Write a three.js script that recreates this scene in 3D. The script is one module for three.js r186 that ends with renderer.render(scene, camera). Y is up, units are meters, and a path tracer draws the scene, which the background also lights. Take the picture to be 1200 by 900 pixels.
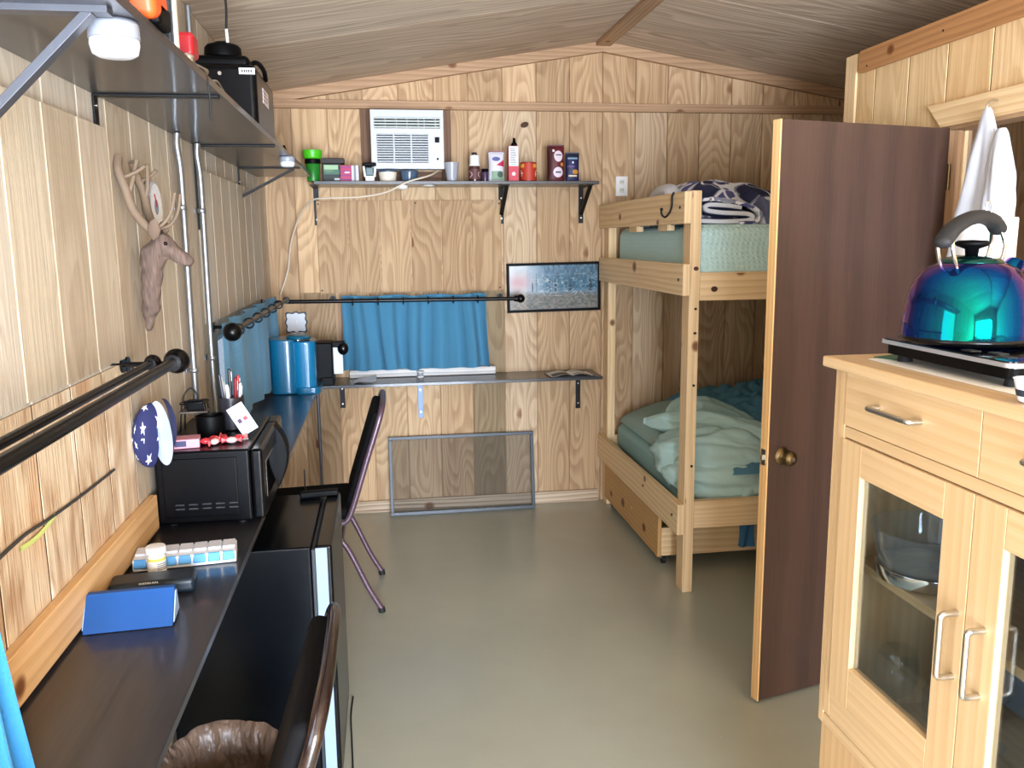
import * as THREE from 'three';
import { RoundedBoxGeometry } from 'three/addons/geometries/RoundedBoxGeometry.js';
import { mergeGeometries, mergeVertices } from 'three/addons/utils/BufferGeometryUtils.js';
import { RectAreaLightUniformsLib } from 'three/addons/lights/RectAreaLightUniformsLib.js';
import { MarchingCubes } from 'three/addons/objects/MarchingCubes.js';

// ---------------------------------------------------------------- camera, sky, daylight, exposure
const scene = new THREE.Scene();
const camera = new THREE.PerspectiveCamera(48.455, 4 / 3, 0.05, 60);
camera.rotation.order = 'YXZ';
camera.position.set(0, 1.6687, 0);
camera.rotation.set(-0.1682, -0.1473, -0.0105);
scene.background = new THREE.Color().setRGB(0.8, 0.92, 1.1);        // overcast day outside
RectAreaLightUniformsLib.init();
const daylight = new THREE.RectAreaLight(new THREE.Color().setRGB(0.85, 0.97, 1.15), 58, 1.8, 2.08);   // daylight through the open entrance behind the camera
daylight.position.set(0.5, 1.06, 2.585);
daylight.name = 'entrance_daylight';
scene.add(daylight);
const sideLight = new THREE.RectAreaLight(new THREE.Color().setRGB(0.86, 0.96, 1.12), 5, 0.7, 1.04);   // daylight through the tall side window left of the camera
sideLight.position.set(-0.645, 1.45, -0.6); sideLight.rotation.y = -Math.PI / 2;
sideLight.name = 'side_window_daylight';
scene.add(sideLight);
const renderer = new THREE.WebGLRenderer();
renderer.toneMapping = THREE.LinearToneMapping;
renderer.toneMappingExposure = 1.0;
renderer.shadowMap.enabled = true;

// ---------------------------------------------------------------- helpers
// Plan coordinates: X to the right, Y up, Z away from the entrance (three's z = -Z).
let seed = 20240517;
const rnd = () => { seed = (seed * 1664525 + 1013904223) >>> 0; return seed / 4294967296; };
const rr = (a, b) => a + (b - a) * rnd();
const V = (X, Y, Z) => new THREE.Vector3(X, Y, -Z);
const lerp = (a, b, t) => a + (b - a) * t;
const clamp = (x, a = 0, b = 1) => Math.min(b, Math.max(a, x));
const sstep = (a, b, x) => { const t = clamp((x - a) / (b - a)); return t * t * (3 - 2 * t); };
const H = new Float32Array(65536); { for (let i = 0; i < 65536; i++) H[i] = rnd(); }
const hash = (x, y, s) => H[((x * 157 + y * 2657 + s * 7919) & 65535)];
function vn(x, y, px, py, s = 0) {                                   // value noise repeating after px, py cells
  const x0 = Math.floor(x), y0 = Math.floor(y); let fx = x - x0, fy = y - y0;
  fx = fx * fx * (3 - 2 * fx); fy = fy * fy * (3 - 2 * fy);
  const a = ((x0 % px) + px) % px, b = ((x0 + 1) % px + px) % px, c = ((y0 % py) + py) % py, d = ((y0 + 1) % py + py) % py;
  return lerp(lerp(hash(a, c, s), hash(b, c, s), fx), lerp(hash(a, d, s), hash(b, d, s), fx), fy);
}
const fb = (u, v, fu, fv, o, s) => { let r = 0, w = 0.5; for (let i = 0; i < o; i++) { r += w * vn(u * fu, v * fv, fu, fv, s + i); fu *= 2; fv *= 2; w *= 0.5; } return r; };
function tex(w, h, fn, su = 1, sv = 1, srgb = true) {                // fn(u, v) -> [r, g, b] in 0..255; su, sv: metres covered
  const d = new Uint8Array(w * h * 4);
  for (let j = 0; j < h; j++) for (let i = 0; i < w; i++) {
    const c = fn((i + 0.5) / w, (j + 0.5) / h), k = (j * w + i) * 4;
    d[k] = clamp(c[0], 0, 255); d[k + 1] = clamp(c[1], 0, 255); d[k + 2] = clamp(c[2], 0, 255); d[k + 3] = 255;
  }
  const t = new THREE.DataTexture(d, w, h, THREE.RGBAFormat);
  t.wrapS = t.wrapT = THREE.RepeatWrapping; t.magFilter = THREE.LinearFilter; t.minFilter = THREE.LinearMipmapLinearFilter; t.generateMipmaps = true;
  if (srgb) t.colorSpace = THREE.SRGBColorSpace;
  t.repeat.set(1 / su, 1 / sv); t.needsUpdate = true;
  return t;
}
const mix3 = (a, b, t) => [lerp(a[0], b[0], t), lerp(a[1], b[1], t), lerp(a[2], b[2], t)];
function canvasTex(w, h, draw) {
  const c = document.createElement('canvas'); c.width = w; c.height = h;
  draw(c.getContext('2d'), w, h);
  const t = new THREE.CanvasTexture(c); t.colorSpace = THREE.SRGBColorSpace; return t;
}
const S = (hex, o = {}) => new THREE.MeshStandardMaterial({ color: hex, roughness: 0.6, metalness: 0, ...o });
const PH = (hex, o = {}) => new THREE.MeshPhysicalMaterial({ color: hex, roughness: 0.5, metalness: 0, ...o });

const taken = {};
const numbered = n => { if (!(n in taken)) { taken[n] = 0; return n; } taken[n]++; return n + '_' + String(taken[n]).padStart(3, '0'); };
function shade(m) { m.castShadow = true; m.receiveShadow = true; return m; }
function tag(o, label, category, group) { o.userData.label = label; o.userData.category = category; if (group) o.userData.group = group; return o; }
function thing(name, label, category, [X, Y, Z] = [0, 0, 0], turn = 0, group) {
  const o = new THREE.Group(); o.name = numbered(name); o.position.set(X, Y, -Z); o.rotation.y = turn; scene.add(o);
  return tag(o, label, category, group);
}
const one = g => (Array.isArray(g) ? (g.length > 1 ? mergeGeometries(g.map(x => prep(x))) : g[0]) : g);
function prep(g) { const q = g.index ? g.toNonIndexed() : g; for (const k of Object.keys(q.attributes)) if (!['position', 'normal', 'uv'].includes(k)) q.deleteAttribute(k); if (!q.attributes.uv) q.setAttribute('uv', new THREE.BufferAttribute(new Float32Array(q.attributes.position.count * 2), 2)); if (!q.attributes.normal) q.computeVertexNormals(); return q; }
// mesh whose geometry is written in the parent's own coordinates
function part(name, g, mat, parent) { const m = shade(new THREE.Mesh(one(g), mat)); m.name = name; parent.add(m); return m; }
// mesh whose geometry is written in plan coordinates of the room (already with z = -Z), put under a thing that is not turned
function wpart(name, g, mat, parent) {
  const m = part(name, g, mat, parent); let p = parent; const o = new THREE.Vector3();
  while (p && p !== scene) { o.add(p.position); p = p.parent; }
  m.geometry.translate(-o.x, -o.y, -o.z); return m;
}
function solo(name, label, category, g, mat, base, group) {           // a thing that is one mesh; geometry in room coordinates
  const m = shade(new THREE.Mesh(one(g), mat)); m.name = numbered(name); scene.add(m);
  if (base) { m.geometry.translate(-base[0], -base[1], base[2]); m.position.set(base[0], base[1], -base[2]); }
  return tag(m, label, category, group);
}
function struct(name, g, mat) { const m = shade(new THREE.Mesh(one(g), mat)); m.name = name; m.userData.kind = 'structure'; scene.add(m); return m; }
// uv in metres; grain: axis along which v runs
function uvBox(g0, grain = 'y', ou = 0, ov = 0) {
  const g = g0.index ? g0.toNonIndexed() : g0;
  const p = g.attributes.position, n = g.attributes.normal, uv = new Float32Array(p.count * 2);
  const ax = 'xyz'.indexOf(grain);
  for (let i = 0; i < p.count; i++) {
    const P = [p.getX(i), p.getY(i), p.getZ(i)], N = [Math.abs(n.getX(i)), Math.abs(n.getY(i)), Math.abs(n.getZ(i))];
    let d = 0; if (N[1] > N[d]) d = 1; if (N[2] > N[d]) d = 2;
    let a = [0, 1, 2].filter(k => k !== d && k !== ax);
    if (d === ax) { uv[2 * i] = P[a[0]] + ou; uv[2 * i + 1] = P[a[1]] + ov; } else { uv[2 * i] = P[a[0]] + (d === 0 ? 0.37 : 0) + ou; uv[2 * i + 1] = P[ax] + ov; }
  }
  g.setAttribute('uv', new THREE.BufferAttribute(uv, 2)); return g;
}
// box between plan limits, edges rounded by r
function B(x0, x1, y0, y1, z0, z1, r = 0, seg = 2) {
  const w = x1 - x0, h = y1 - y0, d = z1 - z0;
  const g = r > 0 ? new RoundedBoxGeometry(w, h, d, seg, Math.min(r, w / 2.01, h / 2.01, d / 2.01)) : new THREE.BoxGeometry(w, h, d);
  g.translate((x0 + x1) / 2, (y0 + y1) / 2, -(z0 + z1) / 2); return g;
}
// a board: box with small chamfers on all edges, wood uv with its own offset
function board(x0, x1, y0, y1, z0, z1, grain, r = 0.003) { return uvBox(B(x0, x1, y0, y1, z0, z1, r, 1), grain, rr(0, 3), rr(0, 3)); }
function tube(pts, r, seg = 40, rad = 8, closed = false) {
  const c = new THREE.CatmullRomCurve3(pts, closed, 'catmullrom', 0.5); return new THREE.TubeGeometry(c, seg, r, rad, closed);
}
function rod(a, b, r, rad = 14, r2 = r) {                            // capped cylinder between two points
  const d = new THREE.Vector3().subVectors(b, a), l = d.length(), g = new THREE.CylinderGeometry(r2, r, l, rad);
  g.applyQuaternion(new THREE.Quaternion().setFromUnitVectors(new THREE.Vector3(0, 1, 0), d.normalize()));
  return g.translate((a.x + b.x) / 2, (a.y + b.y) / 2, (a.z + b.z) / 2);
}
function bar(a, b, w, t, up = new THREE.Vector3(0, 1, 0), r = 0.002) {   // flat bar between two points; w across, t along up
  const d = new THREE.Vector3().subVectors(b, a), l = d.length(); d.normalize();
  const s = new THREE.Vector3().crossVectors(up, d).normalize(), u = new THREE.Vector3().crossVectors(d, s);
  const g = new RoundedBoxGeometry(w, t, l, 1, Math.min(r, t / 2.1, w / 2.1));
  g.applyMatrix4(new THREE.Matrix4().makeBasis(s, u, d)); return g.translate((a.x + b.x) / 2, (a.y + b.y) / 2, (a.z + b.z) / 2);
}
const lathe = (pts, seg = 32) => new THREE.LatheGeometry(pts.map(p => new THREE.Vector2(p[0], p[1])), seg);
const at = (g, X, Y, Z) => g.translate(X, Y, -Z);
// closed grid surface: fn(s, t) -> Vector3
function sheet(nu, nv, fn, closeU = false) {
  const p = [], uv = [], ix = [];
  for (let j = 0; j <= nv; j++) for (let i = 0; i <= nu; i++) { const q = fn(i / nu, j / nv); p.push(q.x, q.y, q.z); uv.push(i / nu, j / nv); }
  for (let j = 0; j < nv; j++) for (let i = 0; i < nu; i++) { const a = j * (nu + 1) + i, b = a + 1, c = a + nu + 1, d = c + 1; ix.push(a, b, d, a, d, c); }
  const g = new THREE.BufferGeometry(); g.setAttribute('position', new THREE.Float32BufferAttribute(p, 3)); g.setAttribute('uv', new THREE.Float32BufferAttribute(uv, 2)); g.setIndex(ix);
  g.computeVertexNormals();
  if (closeU) { const n = g.attributes.normal; for (let j = 0; j <= nv; j++) { const a = j * (nu + 1), b = a + nu; const x = n.getX(a) + n.getX(b), y = n.getY(a) + n.getY(b), z = n.getZ(a) + n.getZ(b), l = Math.hypot(x, y, z) || 1; n.setXYZ(a, x / l, y / l, z / l); n.setXYZ(b, x / l, y / l, z / l); } }
  return g;
}
// smooth solid from a signed distance (negative inside) in local coordinates; box lo..hi
function solid(sdf, lo, hi, res) {
  const mc = new MarchingCubes(res, new THREE.MeshBasicMaterial(), false, false, 400000);
  mc.isolation = 0; const sx = (hi[0] - lo[0]) / 2, sy = (hi[1] - lo[1]) / 2, sz = (hi[2] - lo[2]) / 2, cx = (hi[0] + lo[0]) / 2, cy = (hi[1] + lo[1]) / 2, cz = (hi[2] + lo[2]) / 2;
  for (let k = 0; k < res; k++) for (let j = 0; j < res; j++) for (let i = 0; i < res; i++) {
    const x = (i - res / 2) / (res / 2), y = (j - res / 2) / (res / 2), z = (k - res / 2) / (res / 2);
    mc.field[i + j * res + k * res * res] = -sdf(cx + x * sx, cy + y * sy, cz + z * sz);
  }
  mc.update();
  const n = mc.count, pos = mc.positionArray.slice(0, n * 3);
  for (let i = 0; i < n; i++) { pos[3 * i] = cx + pos[3 * i] * sx; pos[3 * i + 1] = cy + pos[3 * i + 1] * sy; pos[3 * i + 2] = cz + pos[3 * i + 2] * sz; }
  let g = new THREE.BufferGeometry(); g.setAttribute('position', new THREE.BufferAttribute(pos, 3)); g = mergeVertices(g, 1e-5); g.computeVertexNormals(); return g;
}
const capsule = (x, y, z, a, b, ra, rb) => { const bx = b[0] - a[0], by = b[1] - a[1], bz = b[2] - a[2], px = x - a[0], py = y - a[1], pz = z - a[2]; const t = clamp((px * bx + py * by + pz * bz) / (bx * bx + by * by + bz * bz)); return Math.hypot(px - t * bx, py - t * by, pz - t * bz) - lerp(ra, rb, t); };
const smin = (a, b, k) => { const h = clamp(0.5 + 0.5 * (b - a) / k); return lerp(b, a, h) - k * h * (1 - h); };
// ---------------------------------------------------------------- materials
function firTex(light, dark, seedN, rings, w = 1024, h = 1024) {      // rotary cut fir plywood: flame figure, fine streaks, a few knots
  return tex(w, h, (u, v) => {
    const f = u * 14 + rings * fb(u, v, 5, 2, 3, seedN) + 2.5 * fb(u, v, 12, 3, 2, seedN + 9);
    const k = f - Math.floor(f), ring = sstep(0.15, 0.8, k) * (1 - sstep(0.86, 1, k));
    const streak = vn(u * 260, v * 10, 260, 10, seedN + 3) * 0.55 + vn(u * 90, v * 5, 90, 5, seedN + 4) * 0.45;
    const blot = fb(u, v, 4, 3, 3, seedN + 6);
    let c = mix3(light, dark, clamp(0.12 + ring * 0.42 + (streak - 0.5) * 0.55 + (blot - 0.45) * 0.6));
    const kx = vn(u * 9, v * 7, 9, 7, seedN + 21); if (kx > 0.985) c = mix3(c, [120, 78, 46], clamp((kx - 0.985) / 0.012));
    return c;
  }, 1.05, 2.1);
}
function pineTex(light, dark, seedN, knots = true, su = 0.6, sv = 1.4) {
  const ks = []; let s = seed; if (knots) for (let i = 0; i < 6; i++) ks.push([rnd(), rnd(), rr(0.012, 0.024)]);
  return tex(512, 1024, (u, v) => {
    const f = u * 22 + 3.2 * fb(u, v, 3, 1, 3, seedN), k = f - Math.floor(f);
    const ring = sstep(0.1, 0.85, k) * (1 - sstep(0.88, 1, k));
    const streak = vn(u * 180, v * 8, 180, 8, seedN + 3);
    let c = mix3(light, dark, clamp(ring * 0.5 + (streak - 0.5) * 0.4 + (fb(u, v, 3, 2, 2, seedN + 5) - 0.4) * 0.7));
    for (const q of ks) { const d = Math.hypot(Math.min(Math.abs(u - q[0]), 1 - Math.abs(u - q[0])) * su, Math.min(Math.abs(v - q[1]), 1 - Math.abs(v - q[1])) * sv * 0.8); if (d < q[2] * 1.6) c = mix3(c, [104, 58, 28], 0.85 * (1 - sstep(q[2] * 0.5, q[2] * 1.6, d))); }
    return c;
  }, su, sv);
}
const tFir = firTex([202, 194, 179], [174, 161, 143], 40, 17), tFirB = firTex([212, 187, 154], [160, 128, 96], 140, 19);
const tCeil = tex(1024, 1024, (u, v) => {
  const f = u * 26 + 11 * fb(u, v, 6, 2, 3, 300), k = f - Math.floor(f), ring = sstep(0.1, 0.8, k) * (1 - sstep(0.85, 1, k));
  const st = vn(u * 150, v * 9, 150, 9, 303) * 0.6 + vn(u * 60, v * 4, 60, 4, 304) * 0.4;
  return mix3([224, 206, 184], [160, 138, 116], clamp(ring * 0.4 + (st - 0.4) * 0.75 + (fb(u, v, 3, 3, 3, 306) - 0.45) * 0.5));
}, 1.3, 2.4);
const bFir = (() => tex(512, 512, (u, v) => { const s = vn(u * 128, v * 8, 128, 8, 61) * 160 + vn(u * 40, v * 4, 40, 4, 62) * 90; return [s, s, s]; }, 0.5, 1, false))();
const fir = (map, col, o = {}) => new THREE.MeshStandardMaterial({ map, color: col, roughness: 0.72, bumpMap: bFir, bumpScale: 0.0006, ...o });
const M = {};
M.leftWall = [0xffffff, 0xfaf3ea, 0xf1e8dc, 0xfffaf0].map(c => fir(tFir, c));
M.backWall = [0xffffff, 0xf4ece0, 0xe9dfd0, 0xfff4e4].map(c => fir(tFirB, c));
M.cover = [0xe8dccb, 0xded2c0, 0xefe4d4].map(c => fir(tFirB, c)); M.dark_groove_filler = S(0x5a3f28, { roughness: 0.9 });  // last: dark brown for filler strips added to darken the open grooves
M.greyPlank = fir(tFirB, 0xb3b0a2); M.greyPlank2 = fir(tFirB, 0xd2cbbd);
M.gable = [0xfff3e4, 0xf2e4d2, 0xe8dccb].map(c => fir(tFirB, c));
const tHead = firTex([232, 204, 160], [200, 164, 118], 240, 12);
M.header = [0xffffff, 0xfdf4e6, 0xfffaf2].map(c => fir(tHead, c));
M.ceiling = [0xffffff, 0xf3ede6, 0xe6e0d8].map(c => fir(tCeil, c, { roughness: 0.8 }));
const tPine = pineTex([236, 206, 160], [208, 168, 118], 500), tPineD = pineTex([184, 148, 112], [144, 108, 76], 540), tBirch = pineTex([206, 175, 132], [190, 155, 110], 580, false, 0.5, 1.2);
M.pine = new THREE.MeshStandardMaterial({ map: tPine, roughness: 0.55, bumpMap: bFir, bumpScale: 0.0003 });
M.trim = new THREE.MeshStandardMaterial({ map: tPineD, roughness: 0.65 });
M.trimLight = new THREE.MeshStandardMaterial({ map: tPine, color: 0xf3e4d2, roughness: 0.65 });
M.casing = new THREE.MeshStandardMaterial({ map: tPineD, color: 0xffe6c4, roughness: 0.6 });
M.birch = PH(0xffffff, { map: tBirch, roughness: 0.38, clearcoat: 0.25, clearcoatRoughness: 0.3 });
M.palePly = new THREE.MeshStandardMaterial({ map: tBirch, color: 0xf2ece2, roughness: 0.7 });
M.roughTrim = new THREE.MeshStandardMaterial({ map: pineTex([206, 186, 160], [112, 84, 62], 620), roughness: 0.85 });
const tLauan = tex(512, 1024, (u, v) => {
  const f = u * 5 + 5 * fb(u, v, 2, 1, 2, 700), k = f - Math.floor(f), ring = sstep(0.2, 0.7, k) * (1 - sstep(0.8, 1, k));
  const st = vn(u * 200, v * 16, 200, 16, 703);
  return mix3([76, 55, 45], [57, 40, 33], clamp(ring * 0.4 + (st - 0.5) * 0.5 + (fb(u, v, 3, 2, 3, 705) - 0.4) * 0.8));
}, 0.9, 2.1);
M.lauan = PH(0xffffff, { map: tLauan, roughness: 0.5, clearcoat: 0.1, clearcoatRoughness: 0.4 });
M.osb = new THREE.MeshStandardMaterial({ map: tex(1024, 1024, (u, v) => {
  const a = fb(u + 0.15 * vn(u * 5, v * 5, 5, 5, 800), v, 26, 9, 3, 801), b = vn(u * 60, v * 18, 60, 18, 806), c = fb(u, v, 6, 4, 2, 808), w = vn(u * 22, v * 7, 22, 7, 812);
  let q = mix3([216, 194, 162], [176, 142, 108], clamp((a - 0.32) * 2.2 + (b - 0.5) * 0.5));
  if (w > 0.72) q = mix3(q, [238, 222, 196], clamp((w - 0.72) * 6)); if (c > 0.52) q = mix3(q, [196, 142, 98], clamp((c - 0.52) * 3));
  return q;
}, 1.0, 1.0), roughness: 0.75, bumpMap: bFir, bumpScale: 0.0015 });
M.laminate = PH(0xffffff, { map: tex(256, 512, (u, v) => { const s = vn(u * 90, v * 5, 90, 5, 900) + 0.6 * vn(u * 30, v * 3, 30, 3, 902); return mix3([50, 49, 53], [38, 37, 41], clamp(s * 0.8)); }, 0.4, 1.2), roughness: 0.34, clearcoat: 0.35, clearcoatRoughness: 0.1 });
M.floor = PH(0xffffff, { map: tex(1024, 1024, (u, v) => {
  const a = fb(u, v, 4, 4, 4, 950), b = fb(u, v, 40, 40, 2, 960), s = vn(u * 300, v * 300, 300, 300, 970);
  let c = mix3([176, 178, 162], [162, 163, 147], clamp(a * 1.6 - 0.35 + (b - 0.4) * 0.35)); if (s > 0.975) c = mix3(c, [206, 202, 188], 0.35); return c;
}, 2.6, 2.6), roughness: 0.3, clearcoat: 0.35, clearcoatRoughness: 0.18, roughnessMap: null });
M.black = PH(0x050506, { roughness: 0.5, specularIntensity: 0.22 }); M.blackGloss = PH(0x060709, { roughness: 0.22, specularIntensity: 0.5 });
M.blackSatin = PH(0x06070a, { roughness: 0.28, specularIntensity: 0.35 }); M.iron = S(0x141414, { roughness: 0.45, metalness: 0.6 });
M.greySteel = S(0x53555c, { roughness: 0.4, metalness: 0.5 });
M.chrome = S(0xd8d8d8, { roughness: 0.14, metalness: 1 }); M.nickel = S(0xc9c6be, { roughness: 0.28, metalness: 1 }); M.galv = S(0x989da2, { roughness: 0.36, metalness: 0.85 });
M.brass = S(0x6d5c3e, { roughness: 0.3, metalness: 0.9 });
M.white = S(0xeeeeec, { roughness: 0.45 }); M.offWhite = S(0xdcdcd4, { roughness: 0.5 }); M.whitePaper = S(0xf1f1ee, { roughness: 0.85 });
M.rubber = S(0x111112, { roughness: 0.7 });
M.dark = S(0x1a1716, { roughness: 0.8 });
M.glass = PH(0xffffff, { transmission: 1, thickness: 0, roughness: 0.02, ior: 1.5 });
// ---------------------------------------------------------------- the room
const LX = -0.66, RX = 3.32, BZ = 5.19, FZ = -2.6, RIDGE = 1.33, RY = 2.815, SL = 0.163;   // inner faces
const roofY = X => RY - SL * Math.abs(X - RIDGE);
function extr(shape, depth) { return new THREE.ExtrudeGeometry(shape, { depth, bevelEnabled: false }); }
const rect = (a, b, c, d) => { const s = new THREE.Path(); s.moveTo(a, c); s.lineTo(b, c); s.lineTo(b, d); s.lineTo(a, d); s.closePath(); return s; };

const floor = struct('floor', uvBox(B(LX - 0.1, RX + 0.1, -0.1, 0, FZ - 0.1, BZ + 0.1), 'z'), M.floor);
struct('ground', uvBox(B(-9, 9, -0.2, -0.12, -18, FZ - 0.12), 'z'), S(0x8f8a7c, { roughness: 0.95 }));

// siding: one board between two grooves, its long edges chamfered; axis 'x' (board runs up, wall along X, facing the camera) or 'z' (wall along Z)
function plankGeo(w, h, t) {
  const s = new THREE.Shape(), c = 0.002; s.moveTo(-w / 2, 0); s.lineTo(w / 2, 0); s.lineTo(w / 2, t - c); s.lineTo(w / 2 - c, t); s.lineTo(-w / 2 + c, t); s.lineTo(-w / 2, t - c); s.closePath();
  const g = extr(s, h); g.rotateX(-Math.PI / 2); return g;            // up +y, proud face towards -z
}
// place a board: side 'back' faces the camera (+z), 'left' faces +X, 'right' faces -X
function plank(parent, side, pos, c, y0, y1, w, mat, t = 0.012) {
  let g = plankGeo(w, y1 - y0, t);
  if (side === 'back') { g.rotateY(Math.PI); g.translate(c, y0, -(pos + t)); g.translate(0, 0, 0); }
  else if (side === 'left') { t = Math.min(t, 0.0045); g = plankGeo(w, y1 - y0, t); g.rotateY(-Math.PI / 2); g.translate(pos - t, y0, -c); }
  else { g.rotateY(Math.PI / 2); g.translate(pos + t, y0, -c); }
  return wpart('plank', uvBox(g, 'y', rr(0, 4), rr(0, 4)), mat, parent);
}
const GAP = 0.005, BAY = 0.2032;
const pick = a => a[Math.floor(rnd() * a.length)];

// --- back wall with its gable and a window opening
const WB = { x0: -0.2, x1: 0.56, y0: 0.97, y1: 1.31 };
let sh = new THREE.Shape(); sh.moveTo(LX - 0.1, 0); sh.lineTo(RX + 0.1, 0); sh.lineTo(RX + 0.1, roofY(RX) + 0.1); sh.lineTo(RIDGE, RY + 0.1); sh.lineTo(LX - 0.1, roofY(LX) + 0.1); sh.closePath();
sh.holes.push(rect(WB.x0, WB.x1, WB.y0, WB.y1));
const wallBack = struct('wall_back', uvBox(extr(sh, 0.1).translate(0, 0, -(BZ + 0.112)), 'y'), M.trim);
{
  const g0 = 1.1344 - 9 * BAY;                                       // groove lines measured from the photograph
  for (let i = 0; i < 22; i++) {
    const a = Math.max(LX + 0.002, g0 + (i) * BAY + GAP / 2), b = Math.min(RX - 0.002, g0 + (i + 1) * BAY - GAP / 2); if (b - a < 0.02) continue;
    const c = (a + b) / 2, mat = pick(M.backWall), low = i === 6 ? M.greyPlank : i === 1 ? M.greyPlank2 : mat;
    const hole = c > WB.x0 && c < WB.x1;
    if (hole) { plank(wallBack, 'back', BZ, c, 0.0, WB.y0, b - a, low); plank(wallBack, 'back', BZ, c, WB.y1, 2.436, b - a, mat); }
    else if (low !== mat) { plank(wallBack, 'back', BZ, c, 0.0, 1.365, b - a, low); plank(wallBack, 'back', BZ, c, 1.367, 2.436, b - a, mat); }
    else plank(wallBack, 'back', BZ, c, 0.0, 2.436, b - a, mat);
    const top = Math.min(roofY(a), roofY(b)) + 0.03; if (top > 2.47) plank(wallBack, 'back', BZ, c, 2.44, top, b - a, pick(M.gable));
  }
  // cover panel closing the upper half of the old window, and a brown patch frame behind the cooler
  const cp = part('cover_panel', [B(-0.375, 0.715, 1.362, 1.9, BZ - 0.006, BZ - 0.001)], M.backWall[1], wallBack);
  for (let i = 0; i < 6; i++) { const a = -0.375 + i * 0.1817 + 0.003, b = -0.375 + (i + 1) * 0.1817 - 0.003; plank(cp, 'back', BZ - 0.016, (a + b) / 2, 1.362, 1.9, b - a, pick(M.cover), 0.01); }
  for (const [x, y] of [[-0.36, 1.88], [0.7, 1.88], [0.2, 1.885], [-0.36, 1.38], [0.7, 1.38]]) wpart('screw', rod(V(x, y, BZ - 0.015), V(x, y, BZ - 0.019), 0.005, 8), M.iron, cp);
}
wpart('knot', new THREE.SphereGeometry(0.022, 14, 8).scale(1.2, 0.75, 0.06).rotateZ(0.3).translate(0.862, 2.338, -(BZ + 0.0002)), S(0x43240f, { roughness: 0.7 }), wallBack);
const beam = wpart('trim_1', board(LX, RX, 2.415, 2.462, BZ - 0.035, BZ, 'x'), M.trim, wallBack); beam.name = 'trim_board';
// gable trim following the roof
for (const s of [-1, 1]) {
  const X1 = s < 0 ? LX : RX, a = V(RIDGE, RY - 0.03, BZ - 0.018), b = V(X1, roofY(X1) - 0.03, BZ - 0.018);
  wpart('gable_trim', uvBox(bar(a, b, 0.036, 0.06, new THREE.Vector3(0, 1, 0), 0.003), 'x', rnd(), rnd()), M.trim, wallBack);
}
const bb = struct('baseboard_back', board(LX, 1.32, 0, 0.075, BZ - 0.022, BZ, 'x'), M.roughTrim);
struct('baseboard_right', board(1.42, RX, 0, 0.075, BZ - 0.022, BZ, 'x'), M.roughTrim);

// --- left wall: siding below and between, newer cover panels over it
const WL = { z0: 3.49, z1: 4.59, y0: 0.96, y1: 1.3 }, WN = { z0: 0.24, z1: 0.96, y0: 0.92, y1: 1.98 };
sh = new THREE.Shape(); sh.moveTo(FZ - 0.1, 0); sh.lineTo(BZ + 0.1, 0); sh.lineTo(BZ + 0.1, 2.56); sh.lineTo(FZ - 0.1, 2.56); sh.closePath(); sh.holes.push(rect(WL.z0, WL.z1, WL.y0, WL.y1), rect(WN.z0, WN.z1, WN.y0, WN.y1));
const wallLeft = struct('wall_left', uvBox(extr(sh, 0.1).rotateY(Math.PI / 2).translate(LX - 0.1045, 0, 0), 'y'), M.leftWall[1]);
for (let i = 0; i < 40; i++) {
  const a = FZ + i * BAY + 0.02, b = Math.min(BZ - 0.001, a + BAY - GAP); if (b - a < 0.02) continue; const c = (a + b) / 2;
  const mat = pick(M.leftWall), lowMat = c < 2.3 ? M.osb : mat;
  if (c > WL.z0 && c < WL.z1) { plank(wallLeft, 'left', LX, c, 0, WL.y0, b - a, mat); plank(wallLeft, 'left', LX, c, WL.y1, 2.5, b - a, mat); }
  else if (c > WN.z0 - 0.06 && c < WN.z1 + 0.06) { plank(wallLeft, 'left', LX, c, 0, WN.y0, b - a, M.osb); plank(wallLeft, 'left', LX, c, WN.y1, 2.5, b - a, mat); }
  else if (c < 2.3) { plank(wallLeft, 'left', LX, c, 0, 1.37, b - a, M.osb); wpart('dark_groove_filler', B(LX - 0.0042, LX - 0.0006, 0, 1.37, b - 0.0005, b + GAP + 0.0005), M.dark_groove_filler, wallLeft); plank(wallLeft, 'left', LX, c, 1.372, 2.5, b - a, mat); }  // added dark filler strip, darkening the open seam between boards
  else plank(wallLeft, 'left', LX, c, 0, 2.5, b - a, mat);
}
function coverLeft(z0, z1, y0, y1, n) {
  const cp = wpart('cover_panel', B(LX, LX + 0.012, y0, y1, z0, z1), M.leftWall[1], wallLeft), w = (z1 - z0) / n;
  for (let i = 0; i < n; i++) plank(cp, 'left', LX + 0.016, z0 + (i + 0.5) * w, y0, y1, w - 0.006, pick(M.leftWall), 0.01);
}
coverLeft(1.225, 2.235, 1.385, 1.94, 5);
coverLeft(3.3, 4.72, 1.37, 1.93, 7);
wpart('backsplash_board', board(LX, LX + 0.022, 0.888, 0.985, 1.0, 2.39, 'z'), M.trimLight, wallLeft);

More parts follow.
